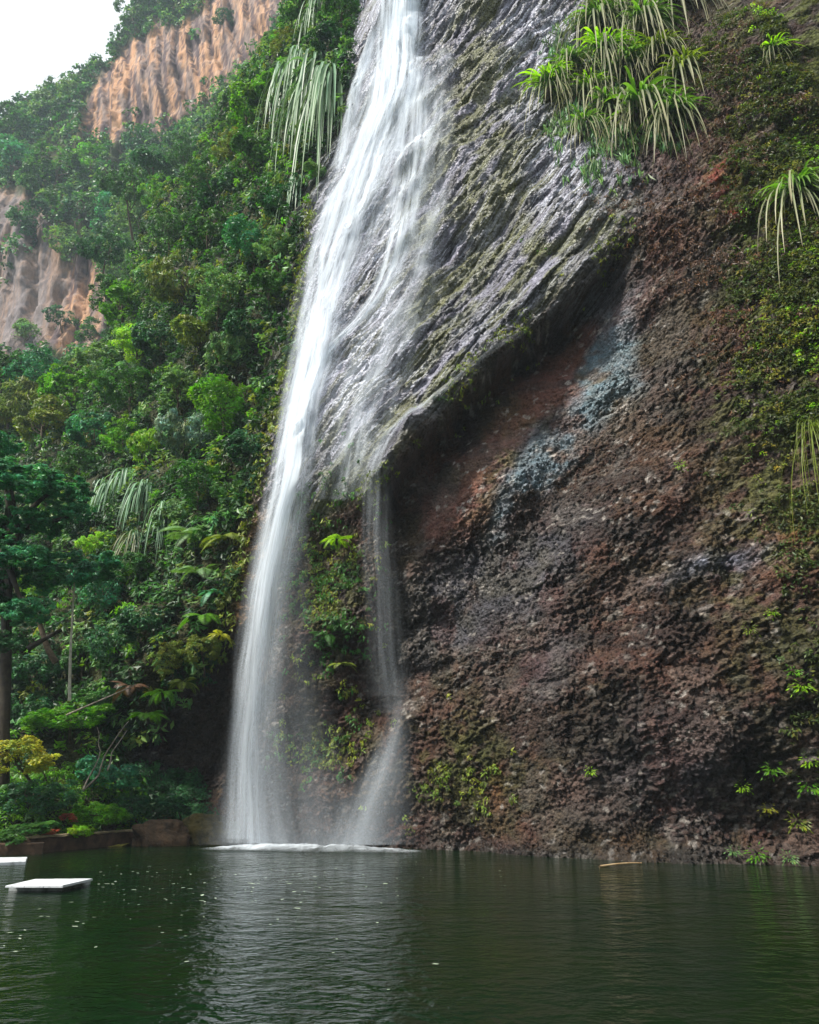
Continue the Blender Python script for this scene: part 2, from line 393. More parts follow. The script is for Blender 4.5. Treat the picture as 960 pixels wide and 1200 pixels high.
# tilted slab: lilac grey beds, dark wet seams, olive moss
q2 = fbm(q * 2.2, l * 0.3, seed=95, o=4)
SC = np.tile(L(112, 110, 124), (len(x), 1)) * (0.3 + 1.4 * q2)[:, None]
SC = mix(SC, sm(fbm(q * 4.5, l * 0.5, seed=96, o=3), 0.52, 0.62) * 0.8, L(44, 42, 44))
mo = np.clip(blob(wu, wv, 550, 110, 42, 110, 12) * 1.3 + blob(wu, wv, 490, 300, 22, 70, 10) + blob(wu, wv, 590, 300, 80, 30, -45) + blob(wu, wv, 650, 290, 70, 22, -42) + blob(wu, wv, 480, 500, 26, 60, 30)
     + blob(wu, wv, 570, 190, 60, 90, 20) + 0.7 * blob(wu, wv, 530, 380, 70, 60, -40) + 0.35 * sm(-lip_s(x, z), 3, 0) + blob(wu, wv, 405, 560, 30, 60), 0, 1)
mn = fbm(q * 1.6, l * 0.5, seed=97, o=4)
SC = mix(SC, np.clip(mo * sm(mn, 0.34, 0.52) + 0.6 * sm(mn, 0.55, 0.66), 0, 1) * 0.9, L(84, 86, 38) * (0.5 + fine)[:, None])
SC = mix(SC, (1 - sm(-lip_s(x, z), 0.2, 1.1)) * sm(x, -1, 1) * 0.7, L(56, 54, 38))  # shade of the lip's underside painted in as dark olive
C = mix(C, slab, SC)
# ochre edge left of the fall, brown rock in the hollow
C = mix(C, np.clip(blob(wu, wv, 292, 660, 16, 110, 8) * 1.2, 0, 1), L(120, 90, 50))
C = mix(C, seg_poly(wu, wv, [(140,940),(290,930),(290,1010),(140,1010)], 18) * 0.7, L(104, 72, 46))
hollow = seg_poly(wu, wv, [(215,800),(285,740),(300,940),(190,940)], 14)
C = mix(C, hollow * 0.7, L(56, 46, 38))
grass = seg_poly(u, v, [(-400,-400),(380,-400),(410,150),(355,260),(345,420),(300,560),(285,680),(250,780),(200,820),(150,900),(150,970),(-400,970)], 10)
C = mix(C, grass * 0.85, L(58, 62, 34) * (0.5 + fine)[:, None])
wl_ = sm(z, 0.7, 0.05)                                            # dark wet line at the water
C = C * (1 - 0.5 * wl_[:, None])
foam = slab * np.clip(seg_poly(wu, wv, [(400,-40),(520,-40),(520,200),(640,330),(450,560),(440,620),(350,620),(360,400)], 40) * 0.5
       + blob(wu, wv, 630, 70, 42, 160, 28) * 1.5 + blob(wu, wv, 620, 240, 90, 60, -50) * 1.3 + blob(wu, wv, 600, 330, 110, 40, -45) * 0.8 + blob(wu, wv, 470, 400, 60, 120) * 0.9 + blob(wu, wv, 690, 20, 40, 60) + 0.22, 0, 1) * (1 - 0.8 * np.clip(mo, 0, 1))
foam = np.clip(foam + 0.25 * (1 - slab) * (0.3 * bl + blob(wu, wv, 700, 340, 40, 60) + blob(wu, wv, 850, 655, 90, 10, -12)), 0, 1)
wetm = np.clip(0.9 * slab + 0.6 * bl + 0.5 * slate + 0.35 + 0.5 * wl_, 0, 1) * (1 - 0.8 * grass)
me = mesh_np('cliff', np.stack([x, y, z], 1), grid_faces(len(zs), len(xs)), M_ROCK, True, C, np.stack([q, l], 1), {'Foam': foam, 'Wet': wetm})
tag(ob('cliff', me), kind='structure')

# the wooded slope to the left continues the same surface
xs2 = grid_axis((-130, -60, 2.0), (-60, -12.2, 0.5)); zs2 = grid_axis((-2, 50, 0.5), (50, 100, 1.0))
X2, Z2 = np.meshgrid(xs2, zs2); x2 = X2.ravel(); z2 = Z2.ravel(); y2 = F(x2, z2) + 0.25
n2_ = fbm(x2 * 0.8, z2 * 0.8, seed=5)
C2 = np.tile(L(58, 62, 34), (len(x2), 1)) * (0.5 + n2_)[:, None]
zero = np.zeros(len(x2))
tag(ob('hillside', mesh_np('hillside', np.stack([x2, y2, z2], 1), grid_faces(len(zs2), len(xs2), (y2 < 96) & (y2 > 8)), M_ROCK, True, C2, np.stack([x2, z2], 1), {'Foam': zero, 'Wet': zero + .2})), kind='structure')
# ------------------------------------------------------------------ far cliff across the side valley
FC = [(-100,140,215),(0,135,205),(60,100,200),(100,88,196),(135,60,192),(160,8,190),(185,-10,188),(260,-60,180),(400,-120,165),
      (100,165,176),(210,165,168),(330,0,150),(260,100,158),(200,60,172),(150,100,176),
      (0,250,170),(70,250,160),(130,330,150),(0,420,150),(60,410,146),(130,400,142),(200,300,140),(300,150,140),(360,60,140),(200,220,150),(60,190,178),(-100,350,175),(-100,480,165),(130,480,120),(0,480,130),(300,300,110),(-300,200,210),(-300,480,180)]
_fc = [at(*c) for c in FC]
_FX = np.array([p.x for p in _fc]); _FZ = np.array([p.z for p in _fc]); _FY = np.array([p.y for p in _fc])
def _ph2(r2): return np.sqrt(r2 + 16.0)
_FA = _ph2((_FX[:, None] - _FX) ** 2 + (_FZ[:, None] - _FZ) ** 2); _fn = len(_FX); _FP = np.stack([np.ones(_fn), _FX, _FZ], 1)
_FW = np.linalg.solve(np.block([[_FA - 0.5 * np.eye(_fn), _FP], [_FP.T, np.zeros((3, 3))]]), np.concatenate([_FY, np.zeros(3)]))
def rbf_far(x, z):
    r = _FW[_fn] + _FW[_fn + 1] * x + _FW[_fn + 2] * z
    for i in range(_fn): r = r + _FW[i] * _ph2((x - _FX[i]) ** 2 + (z - _FZ[i]) ** 2)
    return r
# skyline of the far cliff, height over x
_sk = [at(u_, v_, Y_) for u_, v_, Y_ in [(-300,250,210),(-100,165,212),(0,142,205),(60,108,200),(98,95,196),(112,80,194),(135,58,192),(160,12,190),(190,-15,186),(260,-60,180),(400,-120,165)]]
_skx = np.array([p.x for p in _sk]); _skz = np.array([p.z for p in _sk])
def F_far(x, z, detail=True):
    y = rbf_far(x, z)
    if not detail: return y
    # upright buttresses and clefts, leaning a little
    w = x + 0.18 * z + 4 * (fbm(x * 0.03, z * 0.03, seed=200) - 0.5)
    rid = 1 - np.abs(2 * vn(w * 0.11, z * 0.012, seed=201) - 1); rid2 = 1 - np.abs(2 * vn(w * 0.32, z * 0.035, seed=202) - 1)
    wq = w * 0.16 + 1.5 * fbm(x * 0.05, z * 0.02, seed=207, o=2); wf = wq - np.floor(wq); y = y - 1.8 * np.where(wf < .85, wf / .85, (1 - wf) / .15)
    bq = z * 0.09 + 1.5 * fbm(x * 0.03, z * 0.05, seed=208, o=3); bf = bq - np.floor(bq); y = y - 0.7 * np.where(bf < .85, bf / .85, (1 - bf) / .15)
    c_1, c_2, c_3 = voro(w * .30 + 9, z * .045 + 9, 61); y = y - 1.1 * c_3
    y = y - 3 * rid ** 1.5 - 1.2 * rid2 - 2.5 * fbm(x * 0.25, z * 0.12, seed=203, o=4) - 1.4 * fbm(w * 0.9, z * 0.25, seed=204, o=3) + 5.5
    top = np.interp(x, _skx, _skz) + 2.5 * (fbm(x * 0.15, z * 0, seed=205) - 0.5)
    return y + np.clip(z - top, 0, None) * 2.2          # above the rim the ground runs back
def S_far(u, v, off=0.0):
    dx, dy, dz = ray(u, v); t = np.linspace(100, 420, 2500)
    x, y, z = dx * t, dy * t, CAMH + dz * t
    g = y - F_far(x, z, True); i = int(np.argmax(g > 0))
    if g[i] <= 0: return None
    tt = t[i] - off
    return Vector((dx * tt, dy * tt, CAMH + dz * tt))
xs3 = grid_axis((-190, -120, 1.6), (-120, -10, 0.55), (-10, 40, 1.6)); zs3 = grid_axis((20, 50, 1.2), (50, 215, 0.6), (215, 250, 2.0))
X3, Z3 = np.meshgrid(xs3, zs3); x3 = X3.ravel(); z3 = Z3.ravel(); y3 = F_far(x3, z3)
u3, v3 = project(x3, y3, z3)
w3 = x3 + 0.18 * z3
st3 = fbm(w3 * 0.5, z3 * 0.04, seed=210, o=4); bd3 = fbm(x3 * 0.04, z3 * 0.35, seed=211, o=4); s3 = fbm(w3 * 1.5, z3 * 0.12, seed=212, o=3)
C3 = np.tile(L(182, 142, 112), (len(x3), 1))
C3 = mix(C3, sm(bd3, 0.5, 0.62) * 0.5, L(204, 172, 146)); C3 = mix(C3, sm(st3, 0.44, 0.54) * 0.8, L(128, 118, 116))
jo3 = fbm(w3 * 0.9 + 3, z3 * 0.03, seed=218, o=3); C3 = mix(C3, np.exp(-((jo3 - .5) / .018) ** 2) * .8, L(52, 46, 48))
C3 = mix(C3, sm(s3, 0.52, 0.62) * 0.8, L(78, 66, 72)); C3 = mix(C3, sm(1 - s3, 0.56, 0.7) * 0.5, L(206, 158, 120))
wu3 = u3 + 30 * (fbm(x3 * 0.08, z3 * 0.08, seed=215) - 0.5); wv3 = v3 + 30 * (fbm(x3 * 0.08, z3 * 0.08, seed=216) - 0.5)
rockm = np.maximum(seg_poly(wu3, wv3, [(98,155),(112,95),(150,52),(185,30),(230,10),(260,-40),(345,-40),(330,20),(300,60),(265,90),(225,130),(205,165),(160,150),(110,168)], 6),
        seg_poly(wu3, wv3, [(-80,230),(50,235),(80,300),(130,300),(150,330),(135,400),(90,410),(20,420),(-80,430)], 6))
C3 = mix(C3, (1 - rockm) * 0.9, L(52, 66, 34) * (0.5 + s3)[:, None])
C3 = mix(C3, seg_poly(wu3, wv3, [(-80,230),(50,235),(85,330),(60,420),(-80,430)], 12) * 0.7, L(128, 122, 122) * (0.6 + 0.8 * st3)[:, None])
def mat_far(name):
    m, nt, N, Lk, b = nodes(name)
    co = N.new('ShaderNodeTexCoord').outputs['Object']; col = attr(nt, 'Col', 'Color')
    mp = N.new('ShaderNodeMapping'); mp.inputs['Scale'].default_value = (1, 1, 0.3); Lk.new(co, mp.inputs['Vector'])
    n1 = noise(nt, 1.3, 9, 0.75, mp.outputs['Vector'])
    Lk.new(mixc(nt, 1.0, col, mrange(nt, n1.outputs['Fac'], 0.3, 0.7, 0.6, 1.35), 'MULTIPLY'), b.inputs['Base Color'])
    b.inputs['Roughness'].default_value = 0.9; b.inputs['Specular IOR Level'].default_value = 0.1
    Lk.new(bump(nt, n1.outputs['Fac'], 1.0, 0.6), b.inputs['Normal']); return m
tag(ob('far_cliff', mesh_np('far_cliff', np.stack([x3, y3, z3], 1), grid_faces(len(zs3), len(xs3), y3 < 300), mat_far('weathered orange sandstone'), True, C3)), kind='structure')

# ------------------------------------------------------------------ pool, its bed and the ground behind the viewer
def mat_water():
    m, nt, N, Lk, b = nodes('murky green pool water')
    co = N.new('ShaderNodeTexCoord').outputs['Object']
    n0 = noise(nt, 0.25, 3, 0.5, co)
    Lk.new(mixc(nt, mrange(nt, n0.outputs['Fac'], 0.35, 0.65), (0.0006, 0.010, 0.003), (0.003, 0.012, 0.0006)), b.inputs['Base Color'])
    b.inputs['Roughness'].default_value = 0.08; b.inputs['IOR'].default_value = 1.33
    mp = N.new('ShaderNodeMapping'); mp.inputs['Scale'].default_value = (0.8, 1.0, 1); Lk.new(co, mp.inputs['Vector'])
    n1 = noise(nt, 3.2, 3, 0.5, mp.outputs['Vector'], 0.4); n2 = noise(nt, 9.0, 2, 0.5, mp.outputs['Vector'], 0.2)
    h = mathn(nt, 'ADD', n1.outputs['Fac'], mathn(nt, 'MULTIPLY', n2.outputs['Fac'], 0.3))
    big = noise(nt, 0.16, 3, 0.55, co, 0.8); sx_ = N.new('ShaderNodeVectorMath'); sx_.operation = 'DISTANCE'; Lk.new(co, sx_.inputs[0]); sx_.inputs[1].default_value = (-3.5, 30.5, 0)
    chop = mrange(nt, sx_.outputs['Value'], 1.5, 9.0, 2.4, 0.0); h = mathn(nt, 'MULTIPLY', h, mathn(nt, 'ADD', chop, 1.0)); h = mathn(nt, 'MULTIPLY', h, mrange(nt, big.outputs['Fac'], 0.35, 0.62, 0.35, 1.25))
    Lk.new(bump(nt, h, 1.0, 0.085), b.inputs['Normal']); return m
nx, ny = 60, 60
gx, gy = np.meshgrid(np.linspace(-60, 60, nx), np.linspace(-8, 45, ny))
tag(ob('water', mesh_np('water', np.stack([gx.ravel(), gy.ravel(), np.zeros(nx * ny)], 1), grid_faces(ny, nx), mat_water())), kind='structure')

def mat_plain(name, c1, c2, scale=1.0, rough=0.9, bumpd=0.05, spec=0.3, spread=(0.35, 0.65)):
    m, nt, N, Lk, b = nodes(name)
    co = N.new('ShaderNodeTexCoord').outputs['Object']; n1 = noise(nt, scale, 8, 0.65, co)
    Lk.new(mixc(nt, mrange(nt, n1.outputs['Fac'], *spread), c1, c2), b.inputs['Base Color'])
    b.inputs['Roughness'].default_value = rough; b.inputs['Specular IOR Level'].default_value = spec
    Lk.new(bump(nt, n1.outputs['Fac'], 1.0, bumpd), b.inputs['Normal']); return m
M_EARTH = mat_plain('dark leaf litter', lin(46, 40, 28), lin(70, 74, 40), 2.0)
gx, gy = np.meshgrid(np.linspace(-600, 600, 81), np.linspace(-600, 600, 81))
gz = -1.6 + np.clip((np.hypot(gx, gy + 5) - 75), 0, None) * 0.0 + 4.0 * sm(-gy, 9, 30)
tag(ob('ground', mesh_np('ground', np.stack([gx.ravel(), gy.ravel(), gz.ravel()], 1), grid_faces(81, 81), M_EARTH)), kind='structure')
# unseen hill added behind and right of the viewer to shade the lower wall
th = np.linspace(R(232), R(388), 90); hh = np.linspace(0, 1, 40)
TH, HH = np.meshgrid(th, hh)
rad = 34 + 16 * HH + 6 * fbm(TH * 4, HH * 3, seed=300)
gx = rad * np.cos(TH) + 4; gy = rad * np.sin(TH) * 0.9 - 2
gzz = -2 + 34 * HH * (0.75 + 0.5 * fbm(TH * 3, HH * 0, seed=301))
tag(ob('added_shade_hill', mesh_np('added_shade_hill', np.stack([gx.ravel(), gy.ravel(), gzz.ravel()], 1), grid_faces(40, 90), mat_plain('wooded slope', lin(40, 58, 26), lin(70, 84, 40), 0.6, 0.95, 0.6))), kind='structure')

# ------------------------------------------------------------------ waterfall
def mat_fall(name, sx, sy, lo, hi, amax=0.95, tint=(0.86, 0.93, 1.0)):
    m = bpy.data.materials.new(name); m.use_nodes = True; nt = m.node_tree; N = nt.nodes; Lk = nt.links
    N.clear(); out = N.new('ShaderNodeOutputMaterial')
    uvn = N.new('ShaderNodeUVMap'); uvn.uv_map = 'UVMap'
    oi = attr(nt, 'Seed')
    cb = N.new('ShaderNodeCombineXYZ'); Lk.new(oi, cb.inputs['Z'])
    mp = N.new('ShaderNodeMapping'); mp.inputs['Scale'].default_value = (sx, sy, 1); Lk.new(uvn.outputs['UV'], mp.inputs['Vector'])
    va = N.new('ShaderNodeVectorMath'); va.operation = 'ADD'; Lk.new(mp.outputs['Vector'], va.inputs[0]); Lk.new(cb.outputs[0], va.inputs[1])
    n1 = noise(nt, 1.0, 6, 0.62, va.outputs[0], 0.5)
    n2 = noise(nt, 0.35, 3, 0.5, va.outputs[0], 0.3)
    s = mathn(nt, 'MULTIPLY', mrange(nt, n1.outputs['Fac'], lo, hi), mrange(nt, n2.outputs['Fac'], 0.3, 0.6, 0.35, 1.0))
    al = mathn(nt, 'MULTIPLY', attr(nt, 'Dens'), mathn(nt, 'ADD', mathn(nt, 'MULTIPLY', s, 0.94), 0.06))
    al = mathn(nt, 'MINIMUM', mathn(nt, 'MULTIPLY', al, amax), 0.97)
    df = N.new('ShaderNodeBsdfDiffuse'); df.inputs['Color'].default_value = (*tint, 1)
    tl = N.new('ShaderNodeBsdfTranslucent'); tl.inputs['Color'].default_value = (*tint, 1)
    mx = N.new('ShaderNodeMixShader'); mx.inputs[0].default_value = 0.35; Lk.new(df.outputs[0], mx.inputs[1]); Lk.new(tl.outputs[0], mx.inputs[2])
    tr = N.new('ShaderNodeBsdfTransparent'); m2 = N.new('ShaderNodeMixShader')
    Lk.new(al, m2.inputs[0]); Lk.new(tr.outputs[0], m2.inputs[1]); Lk.new(mx.outputs[0], m2.inputs[2])
    Lk.new(m2.outputs[0], out.inputs['Surface']); return m
M_FALL = mat_fall('falling white water', 2.6, 0.11, 0.41, 0.62)
M_VEIL = mat_fall('thin veil of water', 3.0, 0.09, 0.42, 0.70, 0.9)
M_RILL = mat_fall('water running over ledges', 1.6, 0.22, 0.42, 0.66, 0.9)
M_SPRAY = mat_fall('spray', 1.2, 0.10, 0.30, 0.75, 0.8)

def stream(path, seed, bulge, off, mat, layers=1, edge=1.2, free_from=None):
    """path: (u, v, width in metres, density, distance or None); a curtain that bulges off the rock"""
    pts = []
    for (pu, pv, w, d, Y) in path:
        p = S(pu, pv, off) if Y is None else at(pu, pv, Y)
        pts.append((p, w, d))
    P = np.array([p[0][:] for p in pts]); W = np.array([p[1] for p in pts]); D = np.array([p[2] for p in pts])
    dseg = np.r_[0, np.cumsum(np.linalg.norm(np.diff(P, axis=0), axis=1))]
    n = max(12, int(dseg[-1] / 0.35)); s = np.linspace(0, dseg[-1], n)
    def cr(vals):
        # monotone-ish smoothing of the linear interpolation
        y_ = np.interp(s, dseg, vals); k = max(3, int(n * 0.03)) | 1
        yp = np.pad(y_, k // 2, mode='edge'); yp = np.convolve(yp, np.ones(k) / k, 'valid'); return yp
    px, py, pz = cr(P[:, 0]), cr(P[:, 1]), cr(P[:, 2]); ww, dd = cr(W), cr(D)
    Vs, Fs, UV, DE, SE = [], [], [], [], []; base = 0
    for li in range(layers):
        na = 15; a = np.linspace(-1, 1, na)
        o = bulge * (0.4 + li * 0.6)
        wob = 0.25 * (fbm(s * 0.3 + li * 9, s * 0, seed=seed + li) - 0.5)
        sc = 1.0 - 0.12 * li
        X = px[:, None] + (a[None, :] * sc) * ww[:, None] / 2 + wob[:, None]
        Zq = pz[:, None] + 0 * X
        Yy = np.minimum(py[:, None] + 0 * X, F(X.ravel(), Zq.ravel()).reshape(X.shape) - 0.10) - (1 - a[None, :] ** 2) * o - 0.07 * li + 0.2 * (fbm(X * 1.2, (pz[:, None] + 0 * X) * 0.25, seed=seed + 40 + li) - 0.5)
        Zz = pz[:, None] + 0 * X
        Vs.append(np.stack([X, Yy, Zz], -1).reshape(-1, 3)); Fs.append(grid_faces(n, na) + base); base += n * na
        UV.append(np.stack([(a[None, :] * ww[:, None] / 2) + 0 * X, s[:, None] + 0 * X], -1).reshape(-1, 2))
        ed = np.clip(1 - np.abs(a[None, :]) ** 1.6, 0, 1) ** edge
        en = sm(s, 0, 0.8)[:, None] if path[0][1] > 20 else 1.0
        DE.append((ed * dd[:, None] * en).reshape(-1)); SE.append(np.full(n * na, seed * 3.7 + li * 11.3))
    return mesh_np('stream', np.concatenate(Vs), np.concatenate(Fs), mat, True, None, np.concatenate(UV), {'Dens': np.concatenate(DE), 'Seed': np.concatenate(SE)})

fall = tag(link(bpy.data.objects.new('waterfall', None)), 'tall white waterfall sliding down the tilted rock and dropping into the green pool', 'waterfall')
fall.location = (0, 0, 0)
main = [(474,-90,4.0,1.5,None),(470,0,4.0,1.5,None),(467,60,4.0,1.4,None),(462,120,4.6,1.2,None),(442,180,4.9,0.95,None),(422,240,5.2,0.75,None),(405,300,4.8,0.7,None),(386,360,4.0,0.75,None),
        (370,430,3.4,0.85,None),(355,500,2.8,1.0,None),(343,560,2.5,0.95,32.6),(328,640,2.5,0.8,32.4),(314,700,2.3,0.65,32.3),(305,780,2.4,0.5,32.2),(299,860,2.6,0.42,32.1),(298,930,2.9,0.36,32.0),(300,994,3.3,0.36,31.9)]
ob('main_stream', stream(main, 1, 0.55, 0.45, M_FALL, 3), fall)
core = [(470,-60,1.7,0.9,None),(462,60,1.7,1.0,None),(452,130,1.5,1.0,None),(425,190,1.5,1.0,None),(392,240,1.6,1.0,None),(376,300,1.7,0.9,None),(366,380,1.5,0.9,None),(358,460,1.5,1.0,None),
        (342,540,1.4,1.0,32.3),(325,630,1.2,1.0,32.1),(309,700,1.2,0.8,32.0),(299,780,1.3,0.6,31.9),(291,860,1.5,0.45,31.8),(288,990,2.0,0.35,31.6)]
ob('bright_core', stream(core, 2, 0.4, 0.75, M_FALL, 2), fall)
ob('left_strand', stream([(440,30,0.4,0.9,None),(431,65,0.9,1.2,None),(419,105,1.1,1.3,None),(409,150,1.2,1.0,None),(400,200,1.6,0.6,None)], 3, 0.3, 0.7, M_FALL, 3), fall)
ob('middle_strand', stream([(492,90,2.0,0.9,None),(484,180,2.2,0.9,None),(474,240,2.2,0.95,None),(464,300,2.0,1.0,None),(448,345,1.5,1.0,None),(415,385,1.1,1.0,None),(385,415,1.1,1.0,None),(362,450,1.1,0.9,None),(350,520,1.2,0.7,None)], 4, 0.3, 0.5, M_FALL, 2), fall)
ob('ledge_rills', stream([(520,60,1.5,0.3,None),(510,160,2.4,0.5,None),(495,250,3.0,0.55,None),(480,330,3.2,0.6,None),(455,400,3.6,0.6,None),(430,470,3.8,0.6,None),(412,540,3.4,0.6,None),(400,590,3.0,0.35,None)], 5, 0.15, 0.25, M_RILL, 2), fall)
ob('right_rill', stream([(620,385,0.3,0.5,None),(570,425,0.35,0.7,None),(520,460,0.5,0.8,None),(480,490,0.7,0.9,None),(450,515,0.9,0.8,None),(434,560,0.8,0.5,29.9),(432,620,0.7,0.3,29.8),(438,690,0.9,0.12,29.8),(448,760,1.3,0.12,29.8),(458,840,1.6,0.10,29.8)], 6, 0.1, 0.2, M_VEIL, 2), fall)
ob('thin_veil', stream([(445,545,1.0,0.3,29.6),(443,620,1.2,0.22,29.5),(450,720,1.6,0.14,29.5),(452,820,2.2,0.08,29.5)], 7, 0.15, 0.2, M_VEIL, 2), fall)
ob('foot_fan', stream([(470,780,1.2,0.04,30.2),(470,835,1.2,0.12,30.2),(464,870,1.5,0.35,30.1),(454,900,2.3,0.55,30.1),(442,940,3.2,0.52,30.1),(430,994,4.4,0.52,30.1)], 8, 0.3, 0.2, M_SPRAY, 3, 1.8), fall)
ob('fine_spray', stream([(345,600,1.2,0.1,31.2),(340,700,2.4,0.14,31.2),(330,800,3.8,0.14,31.2),(335,900,5.2,0.18,31.2),(345,994,7.4,0.34,31.0)], 9, 0.4, 0.2, M_SPRAY, 3, 0.9), fall)
# foam where it lands: a low ragged mound on the water
def foam_mesh():
    n, m = 160, 22
    t = np.linspace(0, 1, n); a = np.linspace(-1, 1, m)
    cx = np.interp(t, [0, .3, .6, 1], [at(225, 997, 30.5).x, at(300, 995, 30.9).x, at(400, 996, 30.1).x, at(505, 999, 28.8).x])
    cyy = np.interp(t, [0, .3, .6, 1], [30.6, 30.9, 30.2, 29.2])
    wd = 1.35 * np.sin(np.pi * np.clip(t, 0.02, 0.98)) ** 0.5
    X = cx[:, None] + 0 * a; Y = cyy[:, None] + a[None, :] * wd[:, None]
    hgt = 0.13 * (1 - a[None, :] ** 2) * (fbm(X * 3, Y * 3, seed=401) + 0.1) * 1.6 * np.sin(np.pi * np.clip(t, 0, 1))[:, None] + 0.006
    D = (1 - np.abs(a[None, :]) ** 2) * sm(np.minimum(t, 1 - t), 0, 0.2)[:, None] * 2.2 * (0.7 + 0.5 * np.exp(-((t - 0.33) / 0.12) ** 2))[:, None]
    return mesh_np('foam', np.stack([X, Y, hgt], -1).reshape(-1, 3), grid_faces(n, m), M_SPRAY, True, None, np.stack([X, Y * 3], -1).reshape(-1, 2), {'Dens': D.ravel(), 'Seed': np.full(n * m, 3.0)})
ob('foam', foam_mesh(), fall)
# ------------------------------------------------------------------ foliage builders
def leaf_mat(name, rgb, trans=0.3, rough=0.45, vary=0.5):
    m = bpy.data.materials.new(name); m.use_nodes = True; nt = m.node_tree; N = nt.nodes; Lk = nt.links
    b = N['Principled BSDF']; out = N['Material Output']
    col = mixc(nt, 1.0, attr(nt, 'Col', 'Color'), tuple(rgb), 'MULTIPLY')
    Lk.new(col, b.inputs['Base Color']); b.inputs['Roughness'].default_value = rough; b.inputs['Specular IOR Level'].default_value = 0.35
    t = N.new('ShaderNodeBsdfTranslucent'); tc = mixc(nt, 1.0, col, (1.5, 1.6, 0.6), 'MULTIPLY'); Lk.new(tc, t.inputs['Color'])
    mx = N.new('ShaderNodeMixShader'); mx.inputs[0].default_value = trans
    Lk.new(b.outputs[0], mx.inputs[1]); Lk.new(t.outputs[0], mx.inputs[2]); Lk.new(mx.outputs[0], out.inputs['Surface']); return m
TINT = {
 'dark':    leaf_mat('dark glossy leaves', (0.028, 0.115, 0.036), 0.25, 0.45),
 'blue':    leaf_mat('blue green leaves', (0.050, 0.230, 0.100), 0.25, 0.42),
 'mid':     leaf_mat('mid green leaves', (0.042, 0.135, 0.020)),
 'bright':  leaf_mat('bright green leaves', (0.095, 0.255, 0.012), 0.4),
 'lime':    leaf_mat('lime green leaves', (0.230, 0.420, 0.016), 0.4),
 'olive':   leaf_mat('olive leaves', (0.150, 0.200, 0.022)),
 'grey':    leaf_mat('grey green leaves', (0.125, 0.245, 0.080)),
 'yellow':  leaf_mat('yellow green leaves', (0.360, 0.370, 0.035), 0.4),
 'red':     leaf_mat('russet leaves', (0.300, 0.070, 0.030)),
 'straw':   leaf_mat('dry straw leaves', (0.260, 0.250, 0.170), 0.2),
 'silver':  leaf_mat('silvery green blades', (0.170, 0.280, 0.190), 0.2),
 'brownish':leaf_mat('brown withered leaves', (0.110, 0.060, 0.035), 0.2),
 'deep':    leaf_mat('deep olive leaves', (0.060, 0.085, 0.016)),
 'pandan':  leaf_mat('olive green pandan leaves', (0.120, 0.240, 0.040)),
 'scrub':   leaf_mat('yellow olive scrub leaves', (0.190, 0.200, 0.028), 0.3),
 'under':   leaf_mat('understorey leaves with painted shade', (0.020, 0.065, 0.018)),  # darkened colour stands for the shade in gaps between crowns
}
M_BARK = mat_plain('grey brown bark', lin(70, 60, 48), lin(112, 100, 84), 6.0, 0.9, 0.02)
M_PALE = mat_plain('pale smooth bark', lin(150, 146, 132), lin(200, 196, 180), 8.0, 0.8, 0.01)
M_DARKBARK = mat_plain('dark wet bark', lin(38, 34, 28), lin(64, 58, 46), 6.0, 0.8, 0.03)

def unit(a): return a / (np.linalg.norm(a, axis=-1, keepdims=True) + 1e-9)
class Acc:
    def __init__(s): s.V, s.F, s.C, s.n = [], [], [], 0
    def add(s, V, F, C):
        s.V.append(V); s.F.append(F + s.n); s.C.append(C); s.n += len(V)
    def leaves(s, P, Nn, D, size, asp, col, fold=0.12):
        """P centres, Nn normals, D directions (n,3); size (n,), col (n,3)"""
        n = len(P); D = unit(D); Sd = unit(np.cross(Nn, D)); Nn = unit(np.cross(D, Sd)); z = size[:, None]
        base = P - D * z * .5; tip = P + D * z * .5 - Nn * z * 0.10; up = Nn * z * fold
        l = P + Sd * z * asp * .5 - up + D * z * -0.05; r = P - Sd * z * asp * .5 - up + D * z * -0.05
        V = np.stack([base + up * .3, r, tip, l], 1).reshape(-1, 3)
        i = np.arange(n)[:, None] * 4
        F_ = np.concatenate([i + [0, 1, 2], i + [0, 2, 3]], 1).reshape(-1, 3)
        s.add(V, F_, np.repeat(col, 4, 0))
    def blade(s, p0, d, length, width, droop, col0, col1, seg=7, side=None, nrm=None):
        t = np.linspace(0, 1, seg + 1)[:, None]; d = unit(np.array(d, float))
        P = p0 + d * length * t * (1 - 0.25 * t * droop) + np.array([0, 0, -1.0]) * length * droop * t ** 2 * 0.8
        T = unit(np.gradient(P, axis=0)); sd = np.cross(T, np.array([0, 0, 1.0]))
        bad = np.linalg.norm(sd, axis=1) < 0.15
        sd[bad] = np.cross(d, [0, 0, 1.0]) if side is None else side
        sd = unit(sd + 1e-6); nn = np.cross(sd, T)
        w = width * np.sin(np.pi * np.clip(0.12 + 0.88 * t, 0, 1)) ** 0.6 * 0.5; w[-1] = 0.002
        V = np.stack([P - sd * w, P - nn * w * 0.35, P + sd * w], 1).reshape(-1, 3)
        C = np.repeat(col0 * (1 - t) + col1 * t, 3, 0)
        q_ = []
        for i in range(seg):
            a = i * 3; q_ += [(a, a + 1, a + 4), (a, a + 4, a + 3), (a + 1, a + 2, a + 5), (a + 1, a + 5, a + 4)]
        s.add(V, np.array(q_), C)
    def build(s, name, mat, smooth=False):
        return mesh_np(name, np.concatenate(s.V), np.concatenate(s.F), mat, smooth, np.concatenate(s.C))
def rcol(n, g, lo=0.55, hi=1.5, hue=0.18):
    b = g.uniform(lo, hi, (n, 1)) ; h = g.normal(0, hue, (n, 1))
    return np.clip(np.concatenate([b * (1 + h), b, b * (1 - h)], 1), 0.05, 3)

